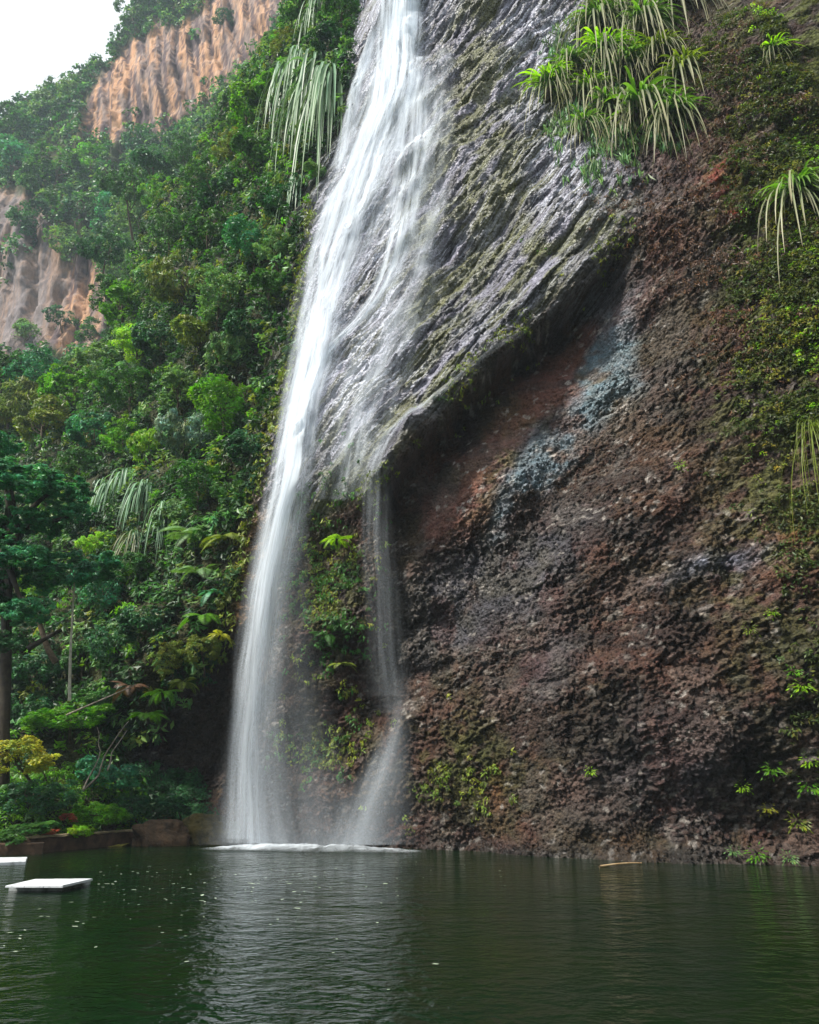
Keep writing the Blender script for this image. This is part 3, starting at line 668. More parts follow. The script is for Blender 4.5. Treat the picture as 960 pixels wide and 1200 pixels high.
def clump_leaves(acc, centers, rad, per, lsize, asp, g, cvar=0.3, hang=0.0, upb=0.5, squash=0.75, outw=None):
    n = len(centers); N_ = n * per
    cen = np.repeat(centers, per, 0); rr = np.repeat(rad, per)
    d = unit(g.normal(size=(N_, 3)) + np.array([0, 0, upb])) 
    if outw is not None: d = unit(d + np.repeat(outw, per, 0) * 0.8)
    rs = rr * g.uniform(0.55, 1.08, N_)
    P = cen + d * rs[:, None] * np.array([1, 1, squash])
    Nn = unit(d * 0.8 + np.array([0, 0, 0.7]) + g.normal(size=(N_, 3)) * 0.45)
    D = unit(np.cross(Nn, g.normal(size=(N_, 3))) + d * 0.5 + np.array([0, 0, -hang - 0.15]))
    cb = np.repeat(rcol(n, g, 1 - cvar, 1 + cvar, 0.12), per, 0)
    acc.leaves(P, Nn, D, lsize * g.uniform(0.65, 1.35, N_), asp, cb * rcol(N_, g, 0.7, 1.35, 0.1))

def crown_proto(name, seed, nclump=75, per=60, leaf=0.085, asp=0.5, squash=0.8, hang=0.0, lobes=6, cr=(0.16, 0.30)):
    g = np.random.default_rng(seed); acc = Acc()
    # a few big lobes, clumps set on their outer sides: an uneven outline with gaps
    lc = unit(g.normal(size=(lobes, 3)) * [1, 1, 0.8]) * g.uniform(0.3, 0.62, (lobes, 1)); lr = g.uniform(0.34, 0.56, lobes)
    k = g.integers(0, lobes, nclump); d = unit(g.normal(size=(nclump, 3)) + unit(lc[k]) * 0.5 + [0, -0.1, 0.25])
    cen = lc[k] + d * (lr[k] * g.uniform(0.7, 1.08, nclump))[:, None]
    cen[:, 2] *= squash
    out = unit(cen)
    clump_leaves(acc, cen, g.uniform(*cr, nclump), per, leaf, asp, g, 0.42, hang, 0.45, 0.7, out)
    return acc.build(name, TINT['mid'])
CROWN = [crown_proto('crown', 1, 75, 50, .12), crown_proto('crown', 2, 90, 44, 0.11, 0.45, 0.7, lobes=8), crown_proto('crown', 3, 60, 56, 0.125, 0.6, 0.95, lobes=5),
         crown_proto('crown', 4, 110, 40, 0.10, 0.4, 0.65, 0.4, 9, (0.12, 0.22)), crown_proto('crown', 5, 70, 50, 0.19, 0.22, 0.9, 0.9, 7)]
BIG = [crown_proto('crown', 11, 130, 60, 0.095, 0.5, 0.62, 0.1, 13, (0.09, 0.17)), crown_proto('crown', 12, 120, 60, 0.10, 0.45, 0.7, 0.1, 11, (0.09, 0.18))]
FARC = [crown_proto('crown', 21, 60, 34, 0.13, 0.6, 0.8, lobes=6, cr=(0.18, 0.32)), crown_proto('crown', 22, 50, 36, 0.14, 0.6, 0.9, lobes=5, cr=(0.2, 0.34)), crown_proto('crown', 23, 64, 30, 0.12, 0.6, 0.65, lobes=8, cr=(0.15, 0.28))]

def tube_np(path, radii, sides=8, seed=0):
    P = np.array([p[:] for p in path], float); n = len(P); T = unit(np.gradient(P, axis=0))
    ref = np.array([0.3, 1.0, 0.1]); a = unit(np.cross(T, ref)); b = np.cross(T, a)
    th = np.linspace(0, 2 * np.pi, sides, endpoint=False)
    rr = np.array(radii)[:, None] * (1 + 0.12 * np.sin(th * 3 + seed)[None, :])
    V = P[:, None, :] + a[:, None, :] * (np.cos(th) * rr)[..., None] + b[:, None, :] * (np.sin(th) * rr)[..., None]
    V = V.reshape(-1, 3); i = np.arange(n - 1)[:, None] * sides; j = np.arange(sides)[None, :]; k = (j + 1) % sides
    F_ = np.stack([i + j, i + k, i + k + sides, i + j + sides], -1).reshape(-1, 4)
    cap = [[0, 1, 2, 2]]
    return V, F_
def tubes_mesh(name, tubes, mat):
    Vs, Fs, n = [], [], 0
    for t in tubes:
        V, F_ = tube_np(*t); Vs.append(V); Fs.append(F_ + n); n += len(V)
    return mesh_np(name, np.concatenate(Vs), np.concatenate(Fs), mat, True)
def bend_path(a, b, k=6, sag=0.1, seed=0):
    g = np.random.default_rng(seed); a = np.array(a[:], float); b = np.array(b[:], float); t = np.linspace(0, 1, k + 1)[:, None]
    L_ = np.linalg.norm(b - a); off = g.normal(size=3) * sag * L_; off2 = g.normal(size=3) * sag * L_ * .4
    return a * (1 - t) + b * t + off * np.sin(np.pi * t) + off2 * np.sin(2 * np.pi * t)

def with_tint(o, tint):
    o.material_slots[0].link = 'OBJECT'; o.material_slots[0].material = TINT[tint]; return o
_pid = [0]
def tree(u, v, rpx, tint, label, cat='tree', proto=None, stand=1.1, Y=None, far=False, sq=(1, 1, 1), trunk_mat=None, group=None, trunk_to=None, thick=0.05):
    """crown centred where u, v of the photograph meets the slope; its trunk goes down to the ground below"""
    _pid[0] += 1; sd = _pid[0]; g = random.Random(sd)
    if far: c = S_far(u, v)
    else: c = S(u, v) if Y is None else at(u, v, Y)
    if c is None: return None
    r = rpx * (c.y * CP + (c.z - CAMH) * SP) / FPX
    if Y is None: c = c + Vector((0, -(0.35 if far else 0.85) * r, 0.1 * r))
    zb = c.z - stand * r
    fx = F_far if far else F
    bx = c.x + g.uniform(-.15, .15) * r
    if trunk_to is None:
        by = float(fx(np.array([bx]), np.array([zb]))[0]) + 0.1
        by = min(max(by, c.y - 1.2 * r), c.y + 1.6 * r)
        base = Vector((bx, by, zb))
    else: base = at(*trunk_to)
    root = link(bpy.data.objects.new({'tree': 'broadleaf_tree', 'shrub': 'shrub', 'bush': 'bush'}.get(cat, cat), None))
    root.location = base
    pr = proto if proto is not None else (FARC[sd % 3] if far else CROWN[sd % 5])
    cr_ = ob('crown' if cat == 'tree' else 'foliage', pr, root); cr_.location = c - base
    s = r * 1.28; cr_.scale = (s * sq[0], s * sq[1], s * sq[2]); cr_.rotation_euler = (g.uniform(-.2, .2), g.uniform(-.2, .2), g.uniform(0, 6.28))
    with_tint(cr_, tint)
    top = c - base; th_ = thick * r
    lo_ = 0.86 if trunk_to is not None else 0.45
    tb = [(bend_path(Vector((0, 0, -0.3)), top, 7, 0.04 if trunk_to is None else .012, sd), np.linspace(th_ * 1.3, th_ * 0.45, 8))]
    for k in range(4 if far else 7):
        fr = g.uniform(lo_, 0.95); st = top * fr
        en = top + Vector((g.uniform(-.6, .6) * sq[0], g.uniform(-.6, .3) * sq[1], g.uniform(-.1, .5) * sq[2])) * r
        tb.append((bend_path(st, en, 4, 0.08, sd * 9 + k), np.linspace(th_ * .5, th_ * .12, 5)))
    ob('trunk' if cat == 'tree' else 'stem', tubes_mesh('trunk', tb, trunk_mat or M_BARK), root)
    return tag(root, label, cat, group)

# ------------------------------------------------------------------ undergrowth that nobody could count
def surf_normal(x, z, fn):
    e = 0.4; y0 = fn(x, z, False); dx = (fn(x + e, z, False) - y0) / e; dz = (fn(x, z + e, False) - y0) / e
    return unit(np.stack([dx, -np.ones_like(dx), dz], 1)), y0
def undergrowth(name, n, xr_, zr_, fn, maskf, lsize, per, rad, asp, tint, seed, hang=0.3, label=None, cvar=0.45, detail=True, off=0.0, tz=None):
    g = np.random.default_rng(seed)
    x = g.uniform(*xr_, n); z = g.uniform(*zr_, n)
    y = fn(x, z, detail); u, v = project(x, y, z)
    nrm, _ = surf_normal(x, z, fn)
    k = maskf(x, y, z, u, v, nrm) > g.uniform(0, 1, n)
    x, y, z, nrm = x[k], y[k], z[k], nrm[k]
    P = np.stack([x, y, z], 1) + nrm * off
    acc = Acc(); R_ = g.uniform(rad[0], rad[1], len(P))
    clump_leaves(acc, P, R_, per, lsize, asp, g, cvar, hang, 0.25, 0.8, nrm)
    o = ob(name, acc.build(name, TINT[tint])); tag(o, label, kind='stuff')
    return o
HILLPOLY = [(-60,436),(60,428),(115,412),(138,345),(150,265),(240,130),(335,-10),(340,-80),(440,-80),(432,20),(412,120),(395,150),(362,250),(350,330),(345,420),(318,520),(298,590),(285,680),(262,760),(255,800),(215,830),(170,870),(165,930),(215,960),(150,975),(-60,985)]
def m_hill(pw):
    def f(x, y, z, u, v, n):
        m = seg_poly(u, v, HILLPOLY, 8)
        return m * sm(fbm(x * 0.5, z * 0.5, seed=int(pw * 100)), 0.38, 0.6)
    return f
hx, hz = (-50, -3.5), (0.1, 80)
undergrowth('undergrowth', 9000, hx, hz, F, lambda x, y, z, u, v, n: seg_poly(u, v, HILLPOLY, 8), 0.34, 22, (0.3, 0.7), 0.45, 'under', 31, label='undergrowth coloured dark green for the shade between crowns, covering the steep slope left of the waterfall', off=0.05)
undergrowth('undergrowth', 3000, hx, hz, F, m_hill(1.0), 0.30, 24, (0.3, 0.7), 0.45, 'mid', 32, label='mid green leafy undergrowth among the trees of the steep slope', off=0.3)
undergrowth('undergrowth', 2400, hx, hz, F, m_hill(2.0), 0.36, 20, (0.3, 0.7), 0.4, 'grey', 33, label='pale grey-green leafy undergrowth on the steep slope', off=0.35)
undergrowth('undergrowth', 1300, hx, hz, F, m_hill(3.0), 0.30, 22, (0.3, 0.7), 0.4, 'bright', 34, label='bright green leafy undergrowth on the steep slope', off=0.35)
undergrowth('undergrowth', 1300, hx, hz, F, m_hill(4.0), 0.30, 22, (0.3, 0.6), 0.4, 'olive', 35, label='olive leafy undergrowth on the steep slope', off=0.3)
undergrowth('creepers', 2600, (-9, -3), (6, 34), F, lambda x, y, z, u, v, n: seg_poly(u, v, [(362,250),(372,250),(352,400),(330,520),(300,620),(290,700),(262,790),(240,800),(300,560),(340,400)], 6), 0.26, 7, (0.15, 0.4), 0.4, 'olive', 36, hang=0.9, label='yellow-green creepers hanging beside the left edge of the waterfall', off=0.15)
# right-hand wall
undergrowth('moss_plants', 26000, (5.5, 16), (1.0, 36), F, lambda x, y, z, u, v, n: np.clip(sm(u, 820, 950) * sm(-v, -700, -350) * 1.2 + 0.5 * sm(u, 900, 960) * sm(-v, -1000, -600) + 0.7 * blob(u, v, 830, 60, 90, 60), 0, 1) * sm(fbm(x * 0.9, z * 0.9, seed=77), 0.34, 0.52), 0.14, 13, (0.1, 0.3), 0.45, 'deep', 41, label='dark olive plants covering the upper right of the rock wall', off=0.05)
undergrowth('moss_plants', 15000, (6.5, 16), (2.0, 36), F, lambda x, y, z, u, v, n: np.clip(sm(u, 850, 950) * sm(-v, -640, -400) * 0.8 + blob(u, v, 945, 420, 40, 60), 0, 1) * sm(fbm(x * 0.8, z * 0.8, seed=78), 0.44, 0.58), 0.12, 13, (0.1, 0.26), 0.4, 'scrub', 42, label='yellow olive plants in patches along the right edge of the rock wall', off=0.07)
undergrowth('withered_plants', 9000, (5.0, 16), (6, 36), F, lambda x, y, z, u, v, n: np.clip(sm(u, 740, 860) * sm(-v, -520, -330) + 0.8 * blob(u, v, 740, 270, 50, 50), 0, 1) * sm(fbm(x * 0.8, z * 0.8, seed=79), 0.42, 0.6), 0.16, 10, (0.1, 0.28), 0.25, 'brownish', 43, hang=0.8, label='withered brown plants hanging on the upper right of the rock wall', off=0.05)
undergrowth('hanging_roots', 2600, (4, 12), (22, 42), F, lambda x, y, z, u, v, n: np.clip(seg_poly(u, v, [(640,70),(700,-20),(830,-20),(830,120),(780,200),(700,220),(650,180)], 20), 0, 1) * sm(fbm(x * .9, z * .9, seed=86), .4, .55), 0.5, 7, (0.1, 0.35), 0.1, 'grey', 49, hang=2.5, label='dead grey blades hanging in a tangle beneath the pandan group', off=0.1)
undergrowth('ledge_plants', 5000, (-2, 9), (11, 27), F, lambda x, y, z, u, v, n: np.exp(-((lip_s(x, z) + 0.2) / 0.5) ** 2) * sm(fbm(x * 0.9, z * 0.9, seed=80), 0.4, 0.6), 0.15, 9, (0.08, 0.26), 0.3, 'olive', 44, hang=0.9, label='small hanging plants along the lower edge of the tilted slab', off=0.03)
undergrowth('foot_plants', 2200, (-5.6, -0.6), (2, 17), F, lambda x, y, z, u, v, n: np.clip(blob(u, v, 395, 690, 36, 100) + 0.6 * blob(u, v, 370, 880, 50, 26), 0, 1) * sm(fbm(x * 0.9, z * 0.9, seed=83), 0.35, 0.55), 0.16, 12, (0.1, 0.28), 0.4, 'mid', 45, hang=0.7, label='green plants on the mossy rock pillar between the two falls', off=0.1)
undergrowth('foot_plants', 5200, (-5.6, 3.6), (0.5, 17), F, lambda x, y, z, u, v, n: np.clip(blob(u, v, 395, 720, 36, 80) + 0.9 * blob(u, v, 380, 870, 50, 26) + 0.6 * blob(u, v, 540, 900, 60, 50), 0, 1) * sm(fbm(x * 0.9, z * 0.9, seed=84), 0.4, 0.6), 0.15, 12, (0.1, 0.28), 0.4, 'olive', 46, hang=0.7, label='olive moss and small plants low on the rock between and beside the falls', off=0.05)
undergrowth('bank_plants', 2600, (-20, -8), (0.1, 8), F, lambda x, y, z, u, v, n: seg_poly(u, v, [(-60,905),(150,905),(160,970),(150,985),(-60,990)], 10), 0.16, 34, (0.16, 0.4), 0.35, 'bright', 47, label='low bright green plants on the bank behind the low wall', off=0.1)
undergrowth('hollow_plants', 1500, (-13, -7.5), (0.1, 4), F, lambda x, y, z, u, v, n: seg_poly(u, v, [(150,900),(230,905),(250,960),(200,985),(150,975)], 12), 0.16, 24, (0.14, 0.35), 0.35, 'dark', 48, label='dark green plants in the hollow left of the waterfall foot', off=0.1)
# far cliff
def m_far(x, y, z, u, v, n): 
    wu = u + 30 * (fbm(x * 0.08, z * 0.08, seed=215) - 0.5); wv = v + 30 * (fbm(x * 0.08, z * 0.08, seed=216) - 0.5)
    rk = np.maximum(seg_poly(wu, wv, [(98,155),(112,95),(150,52),(185,30),(230,10),(260,-40),(345,-40),(330,20),(300,60),(265,90),(225,130),(205,165),(160,150),(110,168)], 6),
        seg_poly(wu, wv, [(-80,230),(50,235),(80,300),(130,300),(150,330),(135,400),(90,410),(20,420),(-80,430)], 6))
    return (1 - rk) * (z < 245) + 0.22 * sm(fbm(x * 0.2, z * 0.05, seed=219), 0.55, 0.68)
for sd_, tn, nn_, lab in ((51, 'dark', 6500, 'dark green forest cover on the hazy far cliff'), (52, 'mid', 5200, 'mid green forest cover on the hazy far cliff'), (53, 'grey', 2600, 'grey-green scrub on the hazy far cliff')):
    undergrowth('far_forest', nn_, (-140, 0), (50, 235), F_far, lambda x, y, z, u, v, n: m_far(x, y, z, u, v, n) * sm(fbm(x * 0.09, z * 0.09, seed=sd_), 0.3, 0.6), 1.1, 16, (1.0, 2.4), 0.6, tn, sd_, label=lab, off=0.6)

# ------------------------------------------------------------------ the trees and bushes one can tell apart
T = tree
# hazy far side
for u_, v_, r_, tn, lab in [
 (20,158,24,'mid','hazy rounded tree on the far rim at the left picture edge'),
 (62,132,20,'grey','pale feathery tree on the far rim next to the open sky'),
 (88,112,14,'grey','small pale tree on the far rim left of the bare rock face'),
 (128,62,12,'dark','small dark tree standing out on the rim against the sky'),
 (158,22,16,'mid','green tree on the rim where the skyline turns steep'),
 (176,4,16,'mid','leafy tree at the top picture edge above the orange cliff'),
 (205,14,15,'dark','dark tree hanging over the top of the orange cliff'),
 (235,2,13,'mid','small tree at the top picture edge over the streaked rock'),
 (262,24,10,'dark','dark shrubby tree in the cleft between two orange rock faces'),
 (25,205,30,'blue','bluish hazy tree above the pale rock at left edge'),
 (72,215,30,'mid','broad hazy tree in the middle of the far slope'),
 (112,205,24,'bright','brighter green tree at the foot of the far orange face'),
 (150,185,24,'dark','dark dense tree right below the far orange face'),
 (98,250,28,'mid','hazy tree with sunlit top below the broad far tree'),
 (135,262,24,'blue','bluish tree over the lower orange outcrop'),
 (45,268,22,'dark','dark tree on top of the lower pale rock'),
 (90,292,22,'grey','pale tree leaning over the lower orange outcrop'),
 (185,205,22,'mid','hazy green tree in the middle distance right of the dark one'),
 (205,240,20,'blue','bluish round tree in the gully beside the near slope'),
 (228,180,22,'dark','dark hazy tree in the gully below the bare cliff'),
 (262,150,14,'mid','small green tree high in the gully under the bare cliff'),
 (225,150,10,'grey','pale scrubby tree at the lower tip of the bare cliff'),
 (292,92,10,'mid','small tree on the edge where the bare cliff meets the near slope'),
 (318,55,9,'grey','grey-green shrub growing on the ridge under the upper rock'),
 (165,240,18,'bright','lighter green tree in the gully left of the bluish one'),
 (75,378,16,'dark','dark shrub at the foot of the lower orange outcrop'),
 (108,392,15,'mid','green tree before the dark cleft in the lower outcrop'),
 (38,398,18,'grey','grey-green tree at the foot of the pale rock at left'),
 ]:
    T(u_, v_, r_, tn, lab, far=True, stand=1.0)
# near slope, from its crest downwards
for u_, v_, r_, tn, pr, lab in [
 (12,448,26,'mid',2,'green tree on the crest at the left edge below the pale rock'),
 (48,446,26,'blue',1,'bluish green tree on the crest under the lower rock outcrop'),
 (128,440,24,'grey',0,'grey-green spreading tree on the crest under the orange outcrop'),
 (95,470,27,'bright',2,'bright green round tree standing alone under the crest'),
 (22,492,34,'olive',4,'olive feathery tree at the left edge above the big dark tree'),
 (62,508,30,'olive',0,'olive green tree between the bright round tree and the dark one'),
 (168,418,26,'lime',3,'lime green slender tree left of a dark round crown'),
 (196,408,24,'dark',2,'dark round crown right of the lime green slender tree'),
 (150,372,26,'bright',0,'sunlit green tree where the crest drops beside the orange outcrop'),
 (152,318,26,'grey',1,'pale green tree on the crest above the sunlit one'),
 (168,268,26,'grey',0,'pale wide tree topping the near slope crest'),
 (205,285,24,'mid',3,'green tree just right of the pale wide crest tree'),
 (222,345,30,'olive',4,'yellowish olive tree beside a bare dark branch'),
 (190,345,22,'grey',0,'grey-green shrubby tree left of the bare dark branch'),
 (262,365,30,'grey',1,'grey-green tree in the centre of the near slope'),
 (240,410,26,'olive',0,'olive shrubby tree below the centre of the near slope'),
 (250,285,30,'mid',2,'green rounded tree halfway up the near slope'),
 (300,300,28,'blue',1,'bluish green tree between the halfway tree and the waterfall'),
 (262,238,26,'dark',2,'dark tree in the upper part of the near slope'),
 (235,225,20,'mid',3,'green tree on the crest beside the hazy gully'),
 (300,205,26,'mid',0,'green bushy tree under the bright crown near the blade plants'),
 (292,150,28,'bright',2,'bright green crown left of the hanging silvery blades'),
 (318,118,17,'bright',0,'small bright green crown at the shoulder of the blade plants'),
 (275,185,20,'olive',3,'olive tree on the upper crest of the near slope'),
 (338,250,24,'dark',1,'dark tree below the hanging silvery blades'),
 (325,300,22,'grey',3,'grey-green tree close to the left edge of the fall'),
 (318,352,22,'mid',0,'green shrubby tree beside the wide part of the fall'),
 (300,395,24,'dark',2,'dark shrubby tree left of brown withered growth'),
 (275,425,24,'grey',4,'drooping grey-green tree above the bright dense tree'),
 (268,492,34,'bright',1,'bright dense green tree in the lower middle of the slope'),
 (300,535,24,'dark',2,'dark tree between the bright dense tree and the fall'),
 (215,470,26,'grey',0,'grey-green tree left of the bright dense tree'),
 (222,520,26,'silver',4,'silvery drooping tree below the grey-green one'),
 (160,470,28,'mid',1,'mid green tree under the dark round crown'),
 (150,520,24,'bright',3,'bright green tree low on the slope above the striped blades'),
 (118,512,22,'blue',2,'bluish tree left of the bright low one'),
 (182,530,20,'lime',4,'lime green narrow tree above the striped blades'),
 (100,555,22,'mid',0,'green tree right above the small dark round one'),
 (240,578,28,'mid',1,'mid green spreading tree above the tree ferns'),
 (205,612,20,'grey',0,'grey-green tree left above the tree ferns'),
 (282,590,22,'mid',3,'small green tree at the end of the slope near the fall'),
 (385,70,20,'dark',2,'dark tree behind the top of the silvery blades'),
 (402,30,22,'mid',1,'green tree at the top touching the waterfall'),
 (360,22,24,'mid',0,'green tree at the top picture edge above the silvery blades'),
 (335,62,16,'olive',3,'olive tree at the top left of the silvery blades'),
 (405,92,14,'dark',2,'small dark tree beside the thin left strand of the fall'),
 (368,215,14,'grey',0,'small grey tree under the longest hanging blades'),
 (95,615,26,'dark',2,'small dark round tree above the slender pale trunk'),
 (60,600,20,'mid',0,'green tree between the big dark tree and small dark round one'),
 (125,648,20,'lime',3,'lime green tree right of the small dark round one'),
 (45,690,20,'lime',4,'yellow-green young tree inside the shade of the big dark tree'),
 (130,698,32,'blue',1,'bluish green tree right of the slender pale trunk'),
 (165,672,20,'mid',0,'green tree under the striped blades'),
 (180,735,24,'dark',2,'dark tree over the deep shade above the hollow'),
 (140,765,26,'dark',1,'dark leafy tree in the deep shade near the leaning pole'),
 (105,775,22,'mid',0,'green shrubby tree right of the pale trunk foot'),
 (50,790,26,'dark',2,'dark shrubby tree left of the pale trunk foot'),
 (205,775,20,'olive',3,'olive shrubby tree at the edge of the overhang'),
 (240,765,18,'olive',0,'small olive tree hanging over the dark hollow'),
 ]:
    T(u_, v_, r_, tn, lab, proto=CROWN[pr])
for u_, v_, r_, tn, Y_, lab in [
 (150,215,24,'mid',92,'tall hazy tree behind the upper crest of the near slope'),
 (180,195,20,'dark',94,'dark hazy tree behind the crest below the bare cliff'),
 (214,178,18,'mid',92,'green hazy tree right under the tip of the bare cliff'),
 (262,160,16,'grey',82,'pale hazy tree breaking the crest line under the bare cliff'),
 (125,290,24,'dark',88,'dark hazy tree beside the orange outcrop and the crest'),
 (130,345,20,'mid',84,'green tree standing before the right end of the orange outcrop'),
 (292,104,14,'mid',80,'green tree on the steep crest next to the upper orange rock'),
 (326,48,14,'grey',76,'grey-green tree on the steep crest near the top edge'),
 (190,232,24,'bright',80,'bright hazy tree standing on the crest in mid slope'),
 ]:
    T(u_, v_, r_, tn, lab, proto=CROWN[_pid[0] % 4], Y=Y_, stand=2.0)
# bushes on the bank
for u_, v_, r_, tn, pr, sq, Y_, lab in [
 (80,842,40,'bright',1,(1.2,1,.42),36,'flat layered bright green bush above the yellow-green one'),
 (18,888,32,'yellow',0,(1,1,.8),29.5,'rounded yellow-green bush at the left edge of the bank'),
 (48,897,14,'yellow',0,(1,1,.7),30,'small yellow-green bush touching the larger yellow one'),
 (40,935,34,'dark',1,(1.1,1,.7),31,'dark bush beneath the yellow-green one'),
 (130,905,28,'blue',2,(1,1,.8),34,'dark blue-green bush under the bare branches'),
 (112,955,27,'bright',1,(1.1,1,.55),31.6,'bright green bush right behind the low wall'),
 (150,945,20,'dark',0,(1,1,.8),34,'small dark bush at the end of the low wall'),
 (92,972,13,'lime',2,(1.1,1,.7),30.2,'small lime green bush just above the low wall'),
 (80,958,8,'red',0,(1.2,1,.7),30.8,'small russet bush beside the lime green one'),
 (55,978,10,'red',1,(1.3,1,.5),29.6,'low russet bush resting on the low wall'),
 (30,975,24,'mid',0,(1.2,1,.45),28.6,'low spreading green bush behind the left half of the low wall'),
 (25,830,24,'dark',2,(1,1,1),37,'dark bush behind the dark trunk on the left'),
 (125,820,20,'mid',1,(1.1,1,.8),37,'green bush under the leaning pole'),
 (205,945,18,'dark',0,(1.1,1,.7),35.3,'dark green bush at the mouth of the hollow'),
 ]:
    T(u_, v_, r_, tn, lab, cat='bush', proto=CROWN[pr], Y=Y_, sq=sq, stand=0.5)
# large tree reaching in from the left, its trunk in the dark at the picture edge
def big_tree():
    base = at(6, 905, 31.0); base.z -= 0.4
    root = link(bpy.data.objects.new('broadleaf_tree', None)); root.location = base
    lobes = [(12,562,58,1,(1.1,1,.75)), (-50,600,70,0,(1,1,.8)), (14,650,46,1,(1.1,1,.8)), (-20,700,50,0,(1,1,.8)), (30,716,38,1,(1,.9,.8)), (70,572,36,0,(1.1,1,.8)), (45,610,40,0,(1.1,1,.8)), (8,752,26,1,(1,.9,.8)), (-5,520,34,0,(1,1,.8)), (88,600,24,1,(1,1,.8))]
    tb = [(bend_path(Vector((0, 0, 0)), at(2, 650, 31) - base, 9, 0.02, 3), np.linspace(0.24, 0.16, 10))]
    for i, (u_, v_, rp, k, sq) in enumerate(lobes):
        c = at(u_, v_, 28.6 + 0.25 * (i * 3 % 5)); r = rp * (c.y * CP + (c.z - CAMH) * SP) / FPX
        cr_ = ob('crown', BIG[k], root); cr_.location = c - base; cr_.scale = (r * sq[0], r * sq[1], r * sq[2]); cr_.rotation_euler = (0, 0, i * 1.3)
        with_tint(cr_, 'dark' if i in (3, 7) else 'blue')
        tb.append((bend_path(at(2, 700 - i * 8, 31) - base, c - base, 6, 0.06, 30 + i), np.linspace(0.2, 0.05, 7)))
    ob('trunk', tubes_mesh('trunk', tb, M_DARKBARK), root)
    tag(root, 'large dark blue-green tree with thick dark trunk at the left picture edge', 'tree')
big_tree()
T(88, 668, 48, 'blue', 'slender tree with straight pale trunk and dark umbrella crown on the left', proto=BIG[0], Y=31.5, sq=(1.1, 1, .72), trunk_mat=M_PALE, trunk_to=(83, 812, 32.0), thick=0.03)

# ------------------------------------------------------------------ strap-leaved plants, ferns
def strap_proto(seed, n, length, width, spread, droop, up, c0, c1, front=0.6, lenvar=0.35):
    g = np.random.default_rng(seed); acc = Acc()
    for i in range(n):
        a = g.uniform(0, 2 * np.pi); el = g.uniform(*up)
        d = np.array([math.cos(a) * math.cos(el) * spread, (math.sin(a) - front) * math.cos(el) * spread, math.sin(el)])
        b = g.uniform(0.65, 1.3)
        acc.blade(g.normal(size=3) * 0.06, d, length * g.uniform(1 - lenvar, 1 + lenvar), width * g.uniform(.7, 1.2), droop * g.uniform(.8, 1.25), np.array(c0) * b, np.array(c1) * b * g.uniform(.8, 1.2), 8)
    return acc
G1 = [strap_proto(60 + i, 84, 1.0, 0.055, 0.9, 0.8, (0.1, 1.3), (0.6, 0.9, 0.5), (1.3, 1.2, 0.9)).build('green_leaves', TINT['lime']) for i in range(3)]
G2 = [strap_proto(70 + i, 80, 1.15, 0.038, 0.85, 1.3, (-0.5, 0.9), (0.25, 0.6, 0.3), (1.0, 0.95, 0.8), 0.6, 0.55).build('dry_leaves', TINT['straw']) for i in range(3)]
G3 = [strap_proto(80 + i, 60, 0.9, 0.05, 0.42, 1.6, (0.2, 1.2), (0.8, 1.0, 0.8), (1.2, 1.2, 1.1), 0.5, 0.5).build('green_leaves', TINT['silver']) for i in range(3)]
G5 = [strap_proto(85 + i, 50, 1.25, 0.06, 0.5, 1.9, (-0.3, 0.5), (0.6, 0.75, 0.6), (1.1, 1.0, 0.8)).build('dry_leaves', TINT['silver']) for i in range(2)]
G4 = [strap_proto(90 + i, 60, 1.3, 0.016, 0.5, 1.6, (-0.2, 0.7), (0.7, 0.8, 0.5), (1.2, 1.1, 0.8)).build('dry_leaves', TINT['olive']) for i in range(2)]
def strap_plant(u, v, size, label, greens=G1, dries=G2, tint=None, off=0.5, name='pandan_plant', cat='pandan', drysc=1.0, sq=1.0, k=0, group=None):
    _pid[0] += 1; k = _pid[0]
    p = S(u, v, off); wall = S(u, v, 0.0)
    root = link(bpy.data.objects.new(name, None)); root.location = wall
    top = p - wall
    g = random.Random(k)
    if greens:
        o = ob('green_leaves', greens[k % len(greens)], root); o.location = top; o.scale = (size, size, size * sq); o.rotation_euler = (0, 0, g.uniform(-.5, .5))
        if tint: with_tint(o, tint)
    if dries:
        o = ob('dry_leaves', dries[k % len(dries)], root); o.location = top; s = size * drysc; o.scale = (s, s, s * sq); o.rotation_euler = (0, 0, g.uniform(-.4, .4))
    ob('stem', tubes_mesh('stem', [(bend_path(Vector((0, .3, -.5 * size)), top, 5, 0.1, k), np.linspace(.07, .1, 6) * size)], M_BARK), root)
    return tag(root, label, cat, group)
